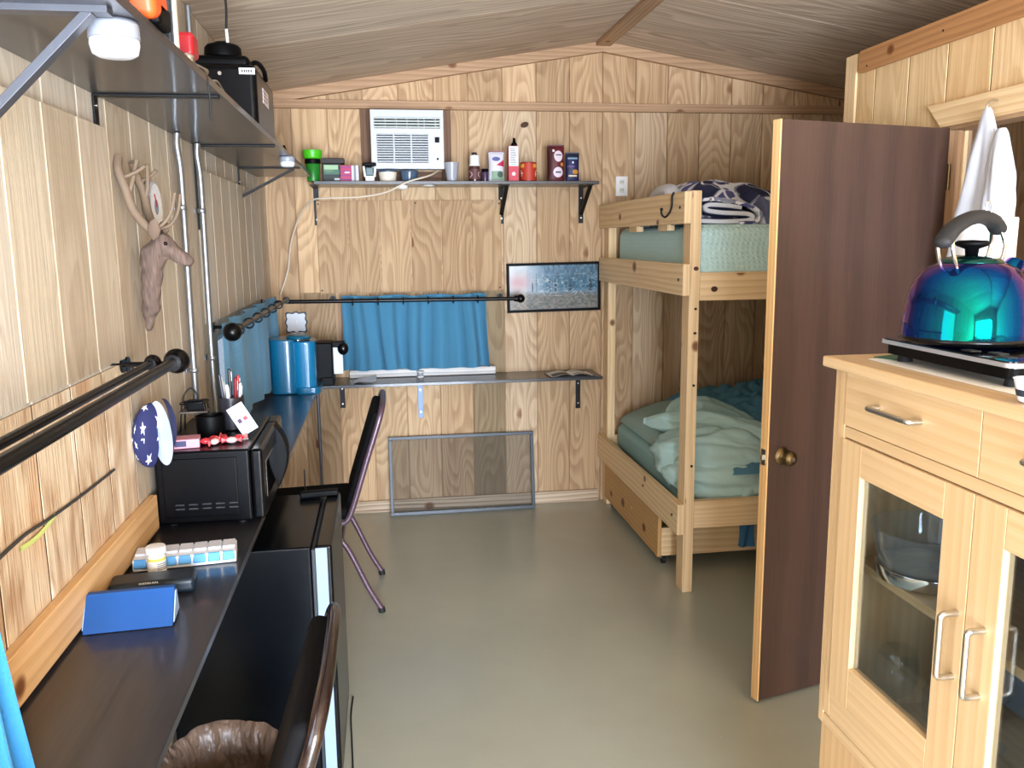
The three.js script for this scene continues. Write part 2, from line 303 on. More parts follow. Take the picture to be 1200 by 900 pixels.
// --- ceiling: roof slab with plywood sheets under it, and a ridge board
sh = new THREE.Shape(); sh.moveTo(LX - 0.15, roofY(LX - 0.15) + 0.014); sh.lineTo(RIDGE, RY + 0.014); sh.lineTo(RX + 0.15, roofY(RX + 0.15) + 0.014); sh.lineTo(RX + 0.15, roofY(RX) + 0.16); sh.lineTo(RIDGE, RY + 0.2); sh.lineTo(LX - 0.15, roofY(LX) + 0.16); sh.closePath();
const ceiling = struct('ceiling', uvBox(extr(sh, BZ - FZ + 0.4).translate(0, 0, -(BZ + 0.2)), 'x'), M.trim);
for (const s of [-1, 1]) for (let i = 0; i < 7; i++) {
  const z0 = FZ + i * 1.1135, z1 = z0 + 1.1095, X1 = s < 0 ? LX : RX, L = Math.hypot(X1 - RIDGE, SL * (X1 - RIDGE)) - 0.002, a = Math.atan(SL);
  const g = uvBox(new RoundedBoxGeometry(L, 0.012, z1 - z0, 1, 0.002), 'x', rr(0, 3), rr(0, 3));
  g.rotateZ(-s * a); g.translate((RIDGE + X1) / 2, (RY + roofY(X1)) / 2 + 0.007, -(z0 + z1) / 2);
  wpart('ceiling_sheet', g, pick(M.ceiling), ceiling);
}
wpart('ridge_board', board(RIDGE - 0.045, RIDGE + 0.045, RY - 0.03, RY - 0.008, FZ, BZ - 0.036, 'z'), M.trim, ceiling);

// --- entrance wall behind the camera (open doorway), far right wall
sh = new THREE.Shape(); sh.moveTo(LX - 0.1, 0); sh.lineTo(RX + 0.1, 0); sh.lineTo(RX + 0.1, roofY(RX) + 0.1); sh.lineTo(RIDGE, RY + 0.1); sh.lineTo(LX - 0.1, roofY(LX) + 0.1); sh.closePath();
sh.holes.push(rect(-0.42, 1.42, 0.001, 2.12));
struct('wall_front', uvBox(extr(sh, 0.1).translate(0, 0, -FZ), 'y'), M.backWall[1]);
struct('wall_right', uvBox(B(RX, RX + 0.1, 0, 2.58, FZ, BZ), 'y'), M.backWall[2]);

// --- partition of the small side room: siding, header, door opening
const PX = 2.03, DO = { z0: 2.1, z1: 2.915, y1: 2.055 };
sh = new THREE.Shape(); sh.moveTo(FZ, 0); sh.lineTo(DO.z0, 0); sh.lineTo(DO.z0, DO.y1); sh.lineTo(DO.z1, DO.y1); sh.lineTo(DO.z1, 0); sh.lineTo(3.63, 0); sh.lineTo(3.63, 2.43); sh.lineTo(FZ, 2.43); sh.closePath();
const wallPart = struct('wall_partition', uvBox(extr(sh, 0.07).rotateY(Math.PI / 2).translate(PX + 0.012, 0, 0), 'y'), M.trim);
{
  let z = 3.545; let i = 0;
  while (z > FZ + 0.05) {
    const w = i === 0 ? 0.135 : 0.2332, a = Math.max(FZ, z - w + GAP / 2), b = z - GAP / 2, c = (a + b) / 2;
    if (a > DO.z1) plank(wallPart, 'right', PX, c, 0, 2.43, b - a, pick(M.header));
    else if (b < DO.z0) plank(wallPart, 'right', PX, c, 0, 2.43, b - a, pick(M.header));
    else { plank(wallPart, 'right', PX, c, DO.y1, 2.43, b - a, pick(M.header)); }
    if (z < 3.5) wpart('dark_groove_filler', B(PX + 0.002, PX + 0.011, a > DO.z1 || b < DO.z0 ? 0 : DO.y1, 2.43, z - GAP / 2 - 0.0002, z + GAP / 2 + 0.0002), M.dark_groove_filler, wallPart);  // added filler strip; its dark colour stands in for shade between planks
    z -= w; i++;
  }
  wpart('top_board', board(PX - 0.022, PX, 2.342, 2.43, FZ, 3.5, 'z'), M.casing, wallPart);
  wpart('corner_board', board(PX - 0.008, PX + 0.012, 0, 2.43, 3.547, 3.632, 'y'), M.pine, wallPart);
  const cs = new THREE.Shape(); cs.moveTo(1.9, 2.05); cs.lineTo(2.93, 2.05); cs.lineTo(3.015, 2.135); cs.lineTo(1.9, 2.135); cs.closePath();
  wpart('head_casing', uvBox(extr(cs, 0.02).rotateY(Math.PI / 2).translate(PX - 0.02, 0, 0), 'z', 0.3, 0.7), M.pine, wallPart);
  wpart('jamb', board(PX - 0.004, PX + 0.085, 0, DO.y1, DO.z1 - 0.018, DO.z1, 'y'), M.trim, wallPart);
  wpart('jamb', board(PX - 0.004, PX + 0.085, 0, DO.y1, DO.z0, DO.z0 + 0.018, 'y'), M.trim, wallPart);
  wpart('head_jamb', board(PX - 0.004, PX + 0.085, DO.y1 - 0.018, DO.y1, DO.z0 + 0.018, DO.z1 - 0.018, 'z'), M.trim, wallPart);
  wpart('door_stop', board(PX + 0.045, PX + 0.06, 0, DO.y1 - 0.02, DO.z1 - 0.034, DO.z1 - 0.018, 'y'), M.pine, wallPart);
  for (const [x, y] of [[2.47, 2.387], [2.95, 2.387], [3.44, 2.36]]) wpart('nail', rod(V(PX - 0.021, y, x), V(PX - 0.0235, y, x), 0.004, 8), M.iron, wallPart);
}
const sideWall = struct('wall_side_room', uvBox(B(PX + 0.012, RX, 0, 2.43, 3.56, 3.62), 'y'), M.trim);
for (let i = 0; i < 6; i++) { const a = PX + 0.09 + i * BAY, b = a + BAY - GAP; plank(sideWall, 'front', 0, 0, 0, 2.43, 0.1, M.trim).removeFromParent(); wpart('plank', uvBox(B(a, b, 0, 2.43, 3.55, 3.56), 'y', rr(0, 3), rr(0, 3)), pick(M.backWall), sideWall); }

// --- windows: frame, pane
function windowAt(name, horizontal, a0, a1, y0, y1) {
  const mk = (a, b, c, d, t0, t1) => horizontal ? B(a, b, c, d, BZ + t0, BZ + t1, 0.002, 1) : B(LX - t1, LX - t0, c, d, a, b, 0.002, 1);
  const fr = struct(name, [mk(a0, a1, y0, y0 + 0.03, 0.02, 0.1), mk(a0, a1, y1 - 0.03, y1, 0.02, 0.1), mk(a0, a0 + 0.03, y0, y1, 0.02, 0.1), mk(a1 - 0.03, a1, y0, y1, 0.02, 0.1)], M.offWhite);
  wpart('pane', mk(a0 + 0.03, a1 - 0.03, y0 + 0.03, y1 - 0.03, 0.058, 0.062), M.glass, fr);
  return fr;
}
windowAt('window_1', true, WB.x0, WB.x1, WB.y0, WB.y1);
windowAt('window_2', false, WL.z0, WL.z1, WL.y0, WL.y1);
windowAt('window_3', false, WN.z0, WN.z1, WN.y0, WN.y1);
// ---------------------------------------------------------------- shelves and worktops
function bracket(parent, side, pos, yTop, leg, arm, mat, brace) {     // L bracket under a board: side 'left' (wall X=LX, at Z=pos) or 'back' (wall Z=BZ, at X=pos)
  const w = 0.03, t = mat === M.greySteel ? 0.013 : 0.005;
  const Q = (out, y) => side === 'left' ? V(LX + 0.001 + out, y, pos) : V(pos, y, BZ - 0.001 - out);
  const q = part('bracket', [new THREE.BoxGeometry(0.001, 0.001, 0.001)], mat, parent);
  q.geometry.dispose();
  const across = side === 'left' ? new THREE.Vector3(1, 0, 0) : new THREE.Vector3(0, 0, 1);
  q.geometry = bar(Q(0.003, yTop - 0.001), Q(0.003, yTop - leg), w, t, across, 0.001);
  let o = parent.position; q.geometry.translate(-o.x, -o.y, -o.z);
  wpart('arm', bar(Q(0.005, yTop - 0.003), Q(arm, yTop - 0.003), w, t, new THREE.Vector3(0, 1, 0), 0.001), mat, q);
  if (brace) wpart('brace', bar(Q(0.006, yTop - leg * brace), Q(arm * 0.9, yTop - 0.006), w * 0.8, Math.max(t, 0.011), side === 'left' ? new THREE.Vector3(1, 0, 0) : new THREE.Vector3(0, 0, 1), 0.001), mat, q);
  for (const d of [0.3, 0.85]) wpart('screw', rod(Q(0.004, yTop - leg * d), Q(0.009, yTop - leg * d), 0.005, 8), M.nickel, q);
  return q;
}
const SY = 2.014, WY = 0.862;                                        // underside of upper shelf, underside of worktop
{
  const t = thing('wall_shelf', 'long dark laminate shelf high along the left wall', 'shelf', [LX + 0.15, SY, 2.4]);
  wpart('shelf_board', uvBox(B(LX + 0.001, LX + 0.293, SY, SY + 0.018, 0.1, 4.885, 0.002, 1), 'z'), M.laminate, t);
  bracket(t, 'left', 1.42, SY, 0.24, 0.27, M.greySteel, 1.0);
  bracket(t, 'left', 2.21, SY, 0.085, 0.285, M.iron, 0);
  bracket(t, 'left', 3.3, SY, 0.3, 0.285, M.iron, 0);
  bracket(t, 'left', 4.27, SY, 0.22, 0.285, M.iron, 0.62);
}
{
  const y = 1.975, t = thing('wall_shelf', 'dark laminate shelf under the window air conditioner on the back wall', 'shelf', [0.4, y, BZ - 0.15]);
  wpart('shelf_board', uvBox(B(LX + 0.3, 1.245, y, y + 0.018, 4.89, BZ - 0.001, 0.002, 1), 'x'), M.laminate, t);
  for (const [x, b] of [[-0.37, 0], [0.715, 0.75], [1.205, 0.75]]) bracket(t, 'back', x, y, 0.215, 0.27, M.iron, b);
}
{
  const t = thing('worktop', 'long dark laminate worktop along the left wall', 'worktop', [LX + 0.15, WY, 2.4]);
  wpart('worktop_board', uvBox(B(LX + 0.001, LX + 0.29, WY, WY + 0.018, -0.1, BZ - 0.001, 0.002, 1), 'z'), M.laminate, t);
  for (const z of [0.6, 3.4, 4.6]) bracket(t, 'left', z, WY, 0.2, 0.26, M.iron, 0);
  wpart('support_post', rod(V(LX + 0.27, 0, 4.86), V(LX + 0.27, WY, 4.86), 0.009, 12), M.greySteel, t);
}
{
  const y = 0.838, t = thing('worktop', 'dark laminate worktop below the blue curtain on the back wall', 'worktop', [0.4, y, BZ - 0.15]);
  wpart('worktop_board', uvBox(B(LX + 0.292, 1.275, y, y + 0.018, BZ - 0.3, BZ - 0.001, 0.002, 1), 'x'), M.laminate, t);
  bracket(t, 'back', -0.27, y, 0.17, 0.27, M.iron, 0); bracket(t, 'back', 0.2, y, 0.25, 0.27, S(0x6f86a6, { roughness: 0.45, metalness: 0.2 }), 0); bracket(t, 'back', 1.19, y, 0.23, 0.27, M.iron, 0);
}
// window sill board, weathered white
solo('window_sill', 'weathered white sill board below the blue back curtain', 'sill', board(-0.22, 0.66, 0.858, 0.905, BZ - 0.075, BZ - 0.03, 'x', 0.006), new THREE.MeshStandardMaterial({ map: pineTex([226, 224, 220], [176, 166, 156], 660), roughness: 0.7 }), [0.2, 0.858, BZ - 0.05]);
// ---------------------------------------------------------------- door leaf
{
  const fx = 1.286, fz = 2.689, hx = 2.018, hz = 2.882, L = Math.hypot(hx - fx, hz - fz), a = Math.atan2(-(hz - fz), hx - fx);   // free edge to hinge
  const t = thing('door', 'open brown wood slab door with dark round knob', 'door', [fx, 0.012, fz], -a + 0);
  // local: x from the free edge to the hinge, +z towards the camera
  part('slab', uvBox(new RoundedBoxGeometry(L - 0.004, 2.03, 0.032, 1, 0.002).translate(L / 2 + 0.002, 1.015, -0.018), 'y', 0.1, 0.2), M.lauan, t);
  part('edge_strip', uvBox(new RoundedBoxGeometry(0.006, 2.03, 0.036, 1, 0.001).translate(-0.001, 1.015, -0.018), 'y'), new THREE.MeshStandardMaterial({ map: tPine, color: 0xfff2dc, roughness: 0.6 }), t);
  const k = part('knob', lathe([[0, 0.058], [0.014, 0.057], [0.024, 0.05], [0.027, 0.04], [0.022, 0.03], [0.011, 0.024], [0.01, 0.008], [0.03, 0.006], [0.032, 0.001], [0.032, 0]], 28).rotateX(Math.PI / 2).translate(0.062, 0.905, -0.002), M.brass, t);
  part('keyhole', rod(new THREE.Vector3(0.062, 0.905, 0.055), new THREE.Vector3(0.062, 0.905, 0.0575), 0.008, 16), M.nickel, k);
  part('rear_knob', lathe([[0, 0.058], [0.014, 0.057], [0.024, 0.05], [0.027, 0.04], [0.022, 0.03], [0.011, 0.024], [0.01, 0.008], [0.03, 0.006], [0.032, 0.001], [0.032, 0]], 28).rotateX(-Math.PI / 2).translate(0.062, 0.905, -0.034), M.brass, t);
  const lp = part('latch_plate', new RoundedBoxGeometry(0.002, 0.057, 0.024, 1, 0.0008).translate(-0.0048, 0.905, -0.018), M.nickel, t);
  part('latch', new RoundedBoxGeometry(0.012, 0.018, 0.012, 1, 0.002).translate(-0.009, 0.905, -0.018), M.nickel, lp);
  for (const y of [0.25, 1.05, 1.86]) part('hinge', rod(new THREE.Vector3(L + 0.002, y - 0.045, 0.003), new THREE.Vector3(L + 0.002, y + 0.045, 0.003), 0.006, 10), M.brass, t);
}

// ---------------------------------------------------------------- bunk bed
const bx0 = 1.353, bx1 = 3.28;
{
  const t = thing('bunk_bed', 'pine bunk bed with wide boards at its left end', 'bunk bed', [2.3, 0, 4.4]);
  for (const [x, z] of [[bx0, 3.68], [bx0, 5.08], [bx1 - 0.05, 3.68], [bx1 - 0.05, 5.08]]) wpart('post', board(x, x + 0.05, 0, x < 2 && z < 4 ? 1.872 : 1.85, z, z + 0.09, 'y', 0.004), M.pine, t);
  for (const [y0, y1] of [[1.728, 1.868], [1.41, 1.552], [0.292, 0.44]]) wpart('end_board', board(bx0 - 0.036, bx0 - 0.001, y0, y1, 3.665, 5.17, 'z', 0.004), M.pine, t);
  for (const [y0, y1] of [[1.385, 1.512], [0.312, 0.445]]) { wpart('side_rail', board(bx0 + 0.051, bx1 - 0.051, y0, y1, 3.69, 3.728, 'x', 0.004), M.pine, t); wpart('side_rail', board(bx0 + 0.051, bx1 - 0.051, y0, y1, 5.1, 5.138, 'x', 0.004), M.pine, t); }
  for (const y of [1.40, 0.33]) for (let i = 0; i < 9; i++) { const x = bx0 + 0.12 + i * 0.2; wpart('slat', board(x, x + 0.09, y, y + 0.019, 3.729, 5.099, 'z', 0.002), M.pine, t); }
  for (const z of [4.0, 4.5]) wpart('guard_block', board(bx0 + 0.0, bx0 + 0.038, 1.70, 1.80, z, z + 0.14, 'y', 0.003), M.pine, t);
  const h = wpart('hook', tube([V(1.314, 1.87, 3.8), V(1.306, 1.85, 3.8), V(1.305, 1.81, 3.8), V(1.295, 1.78, 3.8), V(1.275, 1.76, 3.8), V(1.258, 1.772, 3.8), V(1.257, 1.79, 3.8)], 0.005, 30, 8), M.iron, t);
  wpart('hook_tip', new THREE.SphereGeometry(0.008, 12, 8).translate(1.257, 1.794, -3.8), M.iron, h);
  for (const [x, y, z] of [[1.3165, 1.8, 3.72], [1.3165, 1.48, 3.72], [1.3165, 0.37, 3.74], [1.3165, 0.38, 4.2]]) wpart('bolt', rod(V(x, y, z), V(x - 0.003, y, z), 0.007, 10), M.iron, t);
  for (const [x, y, z, r] of [[1.383, 1.53, 3.6795, 0.012], [1.475, 1.437, 3.6895, 0.016], [1.385, 1.24, 3.6795, 0.008]]) wpart('knot', new THREE.SphereGeometry(r, 14, 8).scale(1, 0.8, 0.06).translate(x, y, -z), S(0x4a2312, { roughness: 0.6 }), t);
  for (const [y] of [[1.35], [1.0], [0.62]]) wpart('bolt', rod(V(1.385, y, 3.68), V(1.385, y, 3.677), 0.006, 10), M.iron, t);
}
// pull-out box under the bunk
{
  const t = thing('trundle_drawer', 'low plywood pull-out box on casters under the bunk', 'drawer', [2.2, 0.03, 4.5]);
  const x0 = 1.345, x1 = 3.2, z0 = 4.03, z1 = 5.1;
  wpart('end_panel', board(x0, x0 + 0.02, 0.045, 0.27, z0, z1, 'z'), new THREE.MeshStandardMaterial({ map: tPine, color: 0xd9c3a2, roughness: 0.6 }), t);
  wpart('front_panel', board(x0 + 0.021, x1, 0.05, 0.2, z0, z0 + 0.02, 'x'), M.pine, t);
  wpart('bottom_panel', board(x0 + 0.021, x1, 0.06, 0.072, z0 + 0.021, z1, 'x'), M.pine, t);
  for (const [x, z] of [[x0 + 0.04, z0 + 0.05], [x0 + 0.04, z1 - 0.05], [x1 - 0.05, z0 + 0.05], [x1 - 0.05, z1 - 0.05]]) {
    const c = wpart('caster', rod(V(x - 0.008, 0.022, z - 0.02), V(x + 0.012, 0.022, z - 0.02), 0.022, 18), M.rubber, t);
    wpart('caster_fork', B(x - 0.012, x + 0.016, 0.024, 0.056, z - 0.026, z - 0.008, 0.003, 1), M.chrome, c);
  }
  wpart('knot_mark', rod(V(x0 + 0.001, 0.16, 4.5), V(x0 - 0.0015, 0.16, 4.5), 0.008, 10), M.trimLight, t);
}
// ---------------------------------------------------------------- bedding
const seer = tex(256, 256, (u, v) => { const s = 128 + 90 * Math.sin(u * Math.PI * 2 * 12 + 1.5 * Math.sin(v * 12.566)) * (0.5 + 0.5 * Math.sin(v * Math.PI * 2 * 14 + 3 * vn(u * 8, v * 8, 8, 8, 30))) + 40 * (vn(u * 40, v * 40, 40, 40, 31) - 0.5); return [s, s, s]; }, 0.3, 0.3, false);
function pillowBox(x0, x1, y0, y1, z0, z1, r, bump, n = 60, s0 = 0) {       // soft mattress-like block with waviness
  const g0 = new RoundedBoxGeometry(x1 - x0, y1 - y0, z1 - z0, 10, r); let g = mergeVertices(uvBox(g0, 'y'), 1e-5); const p = g.attributes.position, q = g.attributes.normal;
  for (let i = 0; i < p.count; i++) { const x = p.getX(i), y = p.getY(i), z = p.getZ(i), d = bump * (fb(x * 0.7 + 5, z * 0.7 + y + 5, 16, 16, 2, 77 + s0) - 0.4); p.setXYZ(i, x + q.getX(i) * d, y + q.getY(i) * d, z + q.getZ(i) * d); }
  g.computeVertexNormals(); return g.translate((x0 + x1) / 2, (y0 + y1) / 2, -(z0 + z1) / 2);
}
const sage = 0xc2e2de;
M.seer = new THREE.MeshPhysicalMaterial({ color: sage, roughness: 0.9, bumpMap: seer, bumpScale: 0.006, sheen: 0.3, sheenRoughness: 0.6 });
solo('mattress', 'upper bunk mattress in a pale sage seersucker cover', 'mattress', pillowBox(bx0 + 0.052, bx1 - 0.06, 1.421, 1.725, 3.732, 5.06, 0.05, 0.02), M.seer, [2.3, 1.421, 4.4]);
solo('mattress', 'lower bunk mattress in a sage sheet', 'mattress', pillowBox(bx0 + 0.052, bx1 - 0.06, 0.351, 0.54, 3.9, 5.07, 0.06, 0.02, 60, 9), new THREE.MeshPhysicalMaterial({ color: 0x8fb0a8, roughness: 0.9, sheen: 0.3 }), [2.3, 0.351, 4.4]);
// heap of cloth on a bed: height field with folds, closed underneath at yb
function heap(x0, x1, z0, z1, yb, fn, nu = 90, nv = 70) {
  const pts = (s, t) => { const e = Math.min(s, 1 - s, t, 1 - t), X = lerp(x0, x1, s), Z = lerp(z0, z1, t); return { X, Z, e }; };
  const top = sheet(nu, nv, (s, t) => { const { X, Z } = pts(s, t); return V(X + fn(s, t).dx, yb + fn(s, t).h, Z + fn(s, t).dz); });
  const bot = sheet(nu, nv, (s, t) => { const { X, Z } = pts(s, t); return V(X + fn(s, t).dx * 0.9, yb, Z + fn(s, t).dz * 0.9); });
  bot.index.array.reverse(); bot.computeVertexNormals();
  return mergeGeometries([prep(top), prep(bot)]);
}
// patterned comforter, folded on the upper bunk
const tQuilt = tex(512, 512, (u, v) => {
  const a = fb(u, v, 6, 6, 3, 1200), b = fb(u, v, 14, 14, 2, 1210), st = Math.abs(Math.sin(u * Math.PI * 6 + 2.5 * Math.sin(v * 6.283) + 3 * a));
  const w = Math.sin(u * Math.PI * 10 + 9 * a + 2.2 * Math.sin(v * Math.PI * 4)) + 0.7 * Math.sin(v * Math.PI * 8 + 7 * b);
  let c = [222, 225, 232]; if (w > 0.1) c = [132, 136, 156]; if (w > 0.55) c = [28, 33, 66]; if (w < -0.95) c = [84, 88, 142]; if (b > 0.5) c = mix3(c, [40, 46, 82], 0.7); if (st < 0.1) c = [232, 234, 240]; return c;
}, 1, 1);
{
  const t = thing('comforter', 'navy and white patterned comforter folded on the upper bunk', 'comforter', [1.75, 1.72, 4.3]);
  const mq = new THREE.MeshPhysicalMaterial({ map: tQuilt, roughness: 0.9, sheen: 0.3 }), mw = S(0xd2d6de, { roughness: 0.9 }), mn = S(0x23294a, { roughness: 0.9 });
  // front: a band of cloth folded back and forth, its edges towards the camera
  function ribbon(name, pts, th, z0, z1, mat) {
    const c = new THREE.CatmullRomCurve3(pts.map(p => new THREE.Vector3(p[0], p[1], 0)), false, 'catmullrom', 0.4), n = 70, L = [], R = [];
    for (let i = 0; i <= n; i++) { const p = c.getPointAt(i / n), d = c.getTangentAt(i / n); L.push([p.x - d.y * th / 2, p.y + d.x * th / 2]); R.push([p.x + d.y * th / 2, p.y - d.x * th / 2]); }
    const q = new THREE.Shape(); [...L, ...R.reverse()].forEach((p, i) => i ? q.lineTo(p[0], p[1]) : q.moveTo(p[0], p[1])); q.closePath();
    wpart(name, new THREE.ExtrudeGeometry(q, { depth: z1 - z0, bevelEnabled: true, bevelSize: 0.003, bevelThickness: 0.008, bevelSegments: 2 }).translate(0, 0, -z1), mat, t);
  }
  const path = [[1.43, 1.742], [1.54, 1.738], [1.66, 1.742], [1.69, 1.755], [1.66, 1.772], [1.54, 1.778], [1.47, 1.788], [1.455, 1.802], [1.48, 1.814], [1.56, 1.81], [1.63, 1.802]];
  ribbon('fold', path, 0.025, 3.8, 4.6, mn); ribbon('lining', path, 0.014, 3.786, 4.55, mw);
  ribbon('outer_fold', [[1.42, 1.834], [1.5, 1.838], [1.6, 1.824], [1.69, 1.798], [1.725, 1.766], [1.7, 1.736], [1.62, 1.728]], 0.014, 3.782, 4.6, mq);
  // top: draped and crumpled, sinking to the mattress on the right
  const crease = (x, z, sd) => 1 - Math.abs(2 * fb(x, z, 5, 5, 3, sd) - 0.9) * 1.6;
  wpart('top_cover', heap(1.37, 2.7, 3.8, 4.75, 1.727, (q, v) => {
    const X = lerp(1.37, 2.7, q), e = Math.pow(clamp(16 * q * (1 - q) * 4 * v * (1 - v) / 4), 0.3) * Math.min(1, q * 14 + 0.1);
    const ridge = 0.185 * Math.exp(-Math.pow((X - 1.58) / 0.3, 2)) + 0.06 + 0.05 * Math.exp(-Math.pow((X - 2.1) / 0.25, 2));
    const back = X < 1.74 ? sstep(0.0, 0.3, v) * 0.4 + 0.6 : 1;
    return { h: e * back * (ridge + 0.05 * (crease(q, v, 1350) - 0.4) + 0.016 * Math.sin(q * 26 + 5 * fb(q, v, 4, 4, 2, 1360) + v * 8)), dx: 0, dz: X < 1.74 ? 0.06 * (1 - v) : 0.02 * Math.sin(q * 18) * (1 - v) };
  }, 120, 90), mq, t);
  // rolled corner at the left
  const rc = new THREE.CatmullRomCurve3([V(1.37, 1.80, 4.0), V(1.40, 1.872, 4.08), V(1.43, 1.885, 4.3), V(1.46, 1.86, 4.6)]), rf = rc.computeFrenetFrames(40, false);
  wpart('rolled_edge', sheet(26, 40, (u, v) => { const i = Math.round(v * 40), p = rc.getPointAt(v), th = u * Math.PI * 2, R = 0.045 * Math.pow(Math.sin(Math.PI * clamp(v, 0.03, 0.97)), 0.4) * (1 + 0.12 * Math.sin(th * 3 + v * 6)); return p.clone().addScaledVector(rf.normals[i], Math.cos(th) * R).addScaledVector(rf.binormals[i], Math.sin(th) * R); }, true), mw, t);
}
{
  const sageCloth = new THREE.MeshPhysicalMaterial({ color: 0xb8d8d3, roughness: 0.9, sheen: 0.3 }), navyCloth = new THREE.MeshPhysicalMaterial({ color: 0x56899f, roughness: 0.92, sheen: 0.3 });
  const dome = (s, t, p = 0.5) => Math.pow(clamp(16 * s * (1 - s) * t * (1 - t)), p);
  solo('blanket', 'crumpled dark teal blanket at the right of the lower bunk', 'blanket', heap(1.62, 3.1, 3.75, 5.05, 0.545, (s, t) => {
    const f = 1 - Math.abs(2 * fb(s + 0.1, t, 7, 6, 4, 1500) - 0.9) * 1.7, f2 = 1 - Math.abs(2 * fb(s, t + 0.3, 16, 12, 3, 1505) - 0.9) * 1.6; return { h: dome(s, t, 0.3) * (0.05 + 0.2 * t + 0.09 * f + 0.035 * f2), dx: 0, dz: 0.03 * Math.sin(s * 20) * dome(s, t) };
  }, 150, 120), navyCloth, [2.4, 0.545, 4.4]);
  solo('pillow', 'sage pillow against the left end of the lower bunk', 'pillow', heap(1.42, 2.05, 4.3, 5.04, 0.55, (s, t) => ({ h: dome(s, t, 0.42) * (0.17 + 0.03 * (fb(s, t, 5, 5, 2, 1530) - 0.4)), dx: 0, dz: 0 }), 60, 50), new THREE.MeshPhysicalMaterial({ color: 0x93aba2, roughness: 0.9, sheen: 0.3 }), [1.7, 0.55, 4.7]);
  // bunched comforter: several draped rolls
  const t = thing('comforter', 'bunched pale sage comforter spilling to the front of the lower bunk', 'comforter', [1.6, 0.5, 4.0]);
  const roll = (name, pts, r, sd) => {
    const c = new THREE.CatmullRomCurve3(pts), L = 90, R = 64, fr = c.computeFrenetFrames(L, false);
    wpart(name, sheet(R, L, (a, s) => {
      const i = Math.round(s * L), p = c.getPointAt(s), th = a * Math.PI * 2, taper = Math.pow(Math.sin(Math.PI * clamp(s, 0.02, 0.98)), 0.45);
      const ri = 1 - Math.abs(2 * fb(a, s, 8, 3, 4, sd) - 0.92) * 2.0, w = 0.92 + 0.3 * (ri - 0.4) + 0.07 * Math.sin(th * 5 + 7 * s + sd);
      return new THREE.Vector3().copy(p).addScaledVector(fr.normals[i], Math.cos(th) * r * taper * w).addScaledVector(fr.binormals[i], Math.sin(th) * r * taper * w);
    }, true), sageCloth, t);
  };
  roll('fold', [V(1.45, 0.55, 4.35), V(1.49, 0.57, 4.08), V(1.6, 0.6, 3.96), V(1.74, 0.6, 3.93), V(1.86, 0.54, 3.93), V(1.91, 0.46, 3.94)], 0.14, 1600);
  roll('fold', [V(1.42, 0.66, 4.5), V(1.54, 0.69, 4.25), V(1.7, 0.7, 4.05), V(1.87, 0.65, 3.95), V(1.96, 0.54, 3.88), V(1.93, 0.42, 3.84)], 0.078, 1640);
  roll('fold', [V(1.44, 0.5, 4.16), V(1.49, 0.5, 3.96), V(1.6, 0.49, 3.88), V(1.76, 0.47, 3.87), V(1.9, 0.42, 3.87)], 0.125, 1680);
  roll('fold', [V(1.47, 0.44, 3.95), V(1.55, 0.43, 3.86), V(1.66, 0.42, 3.84), V(1.78, 0.41, 3.84), V(1.95, 0.41, 3.85)], 0.09, 1760);
  roll('fold', [V(1.47, 0.66, 4.3), V(1.6, 0.73, 4.4), V(1.8, 0.7, 4.3), V(1.97, 0.64, 4.2)], 0.08, 1720);
}
solo('cloth', 'small blue cloth hanging below the lower bunk rail', 'cloth', sheet(10, 14, (s, t) => V(1.66 + s * 0.085 - 0.02 * Math.sin(t * 3) * (s - 0.5), 0.325 - t * 0.15 + 0.02 * t * Math.abs(s - 0.5), 3.755 + 0.012 * Math.sin(s * 9 + t * 3))), S(0x2f5f80, { roughness: 0.9, side: THREE.DoubleSide }), [1.7, 0.2, 3.755]);

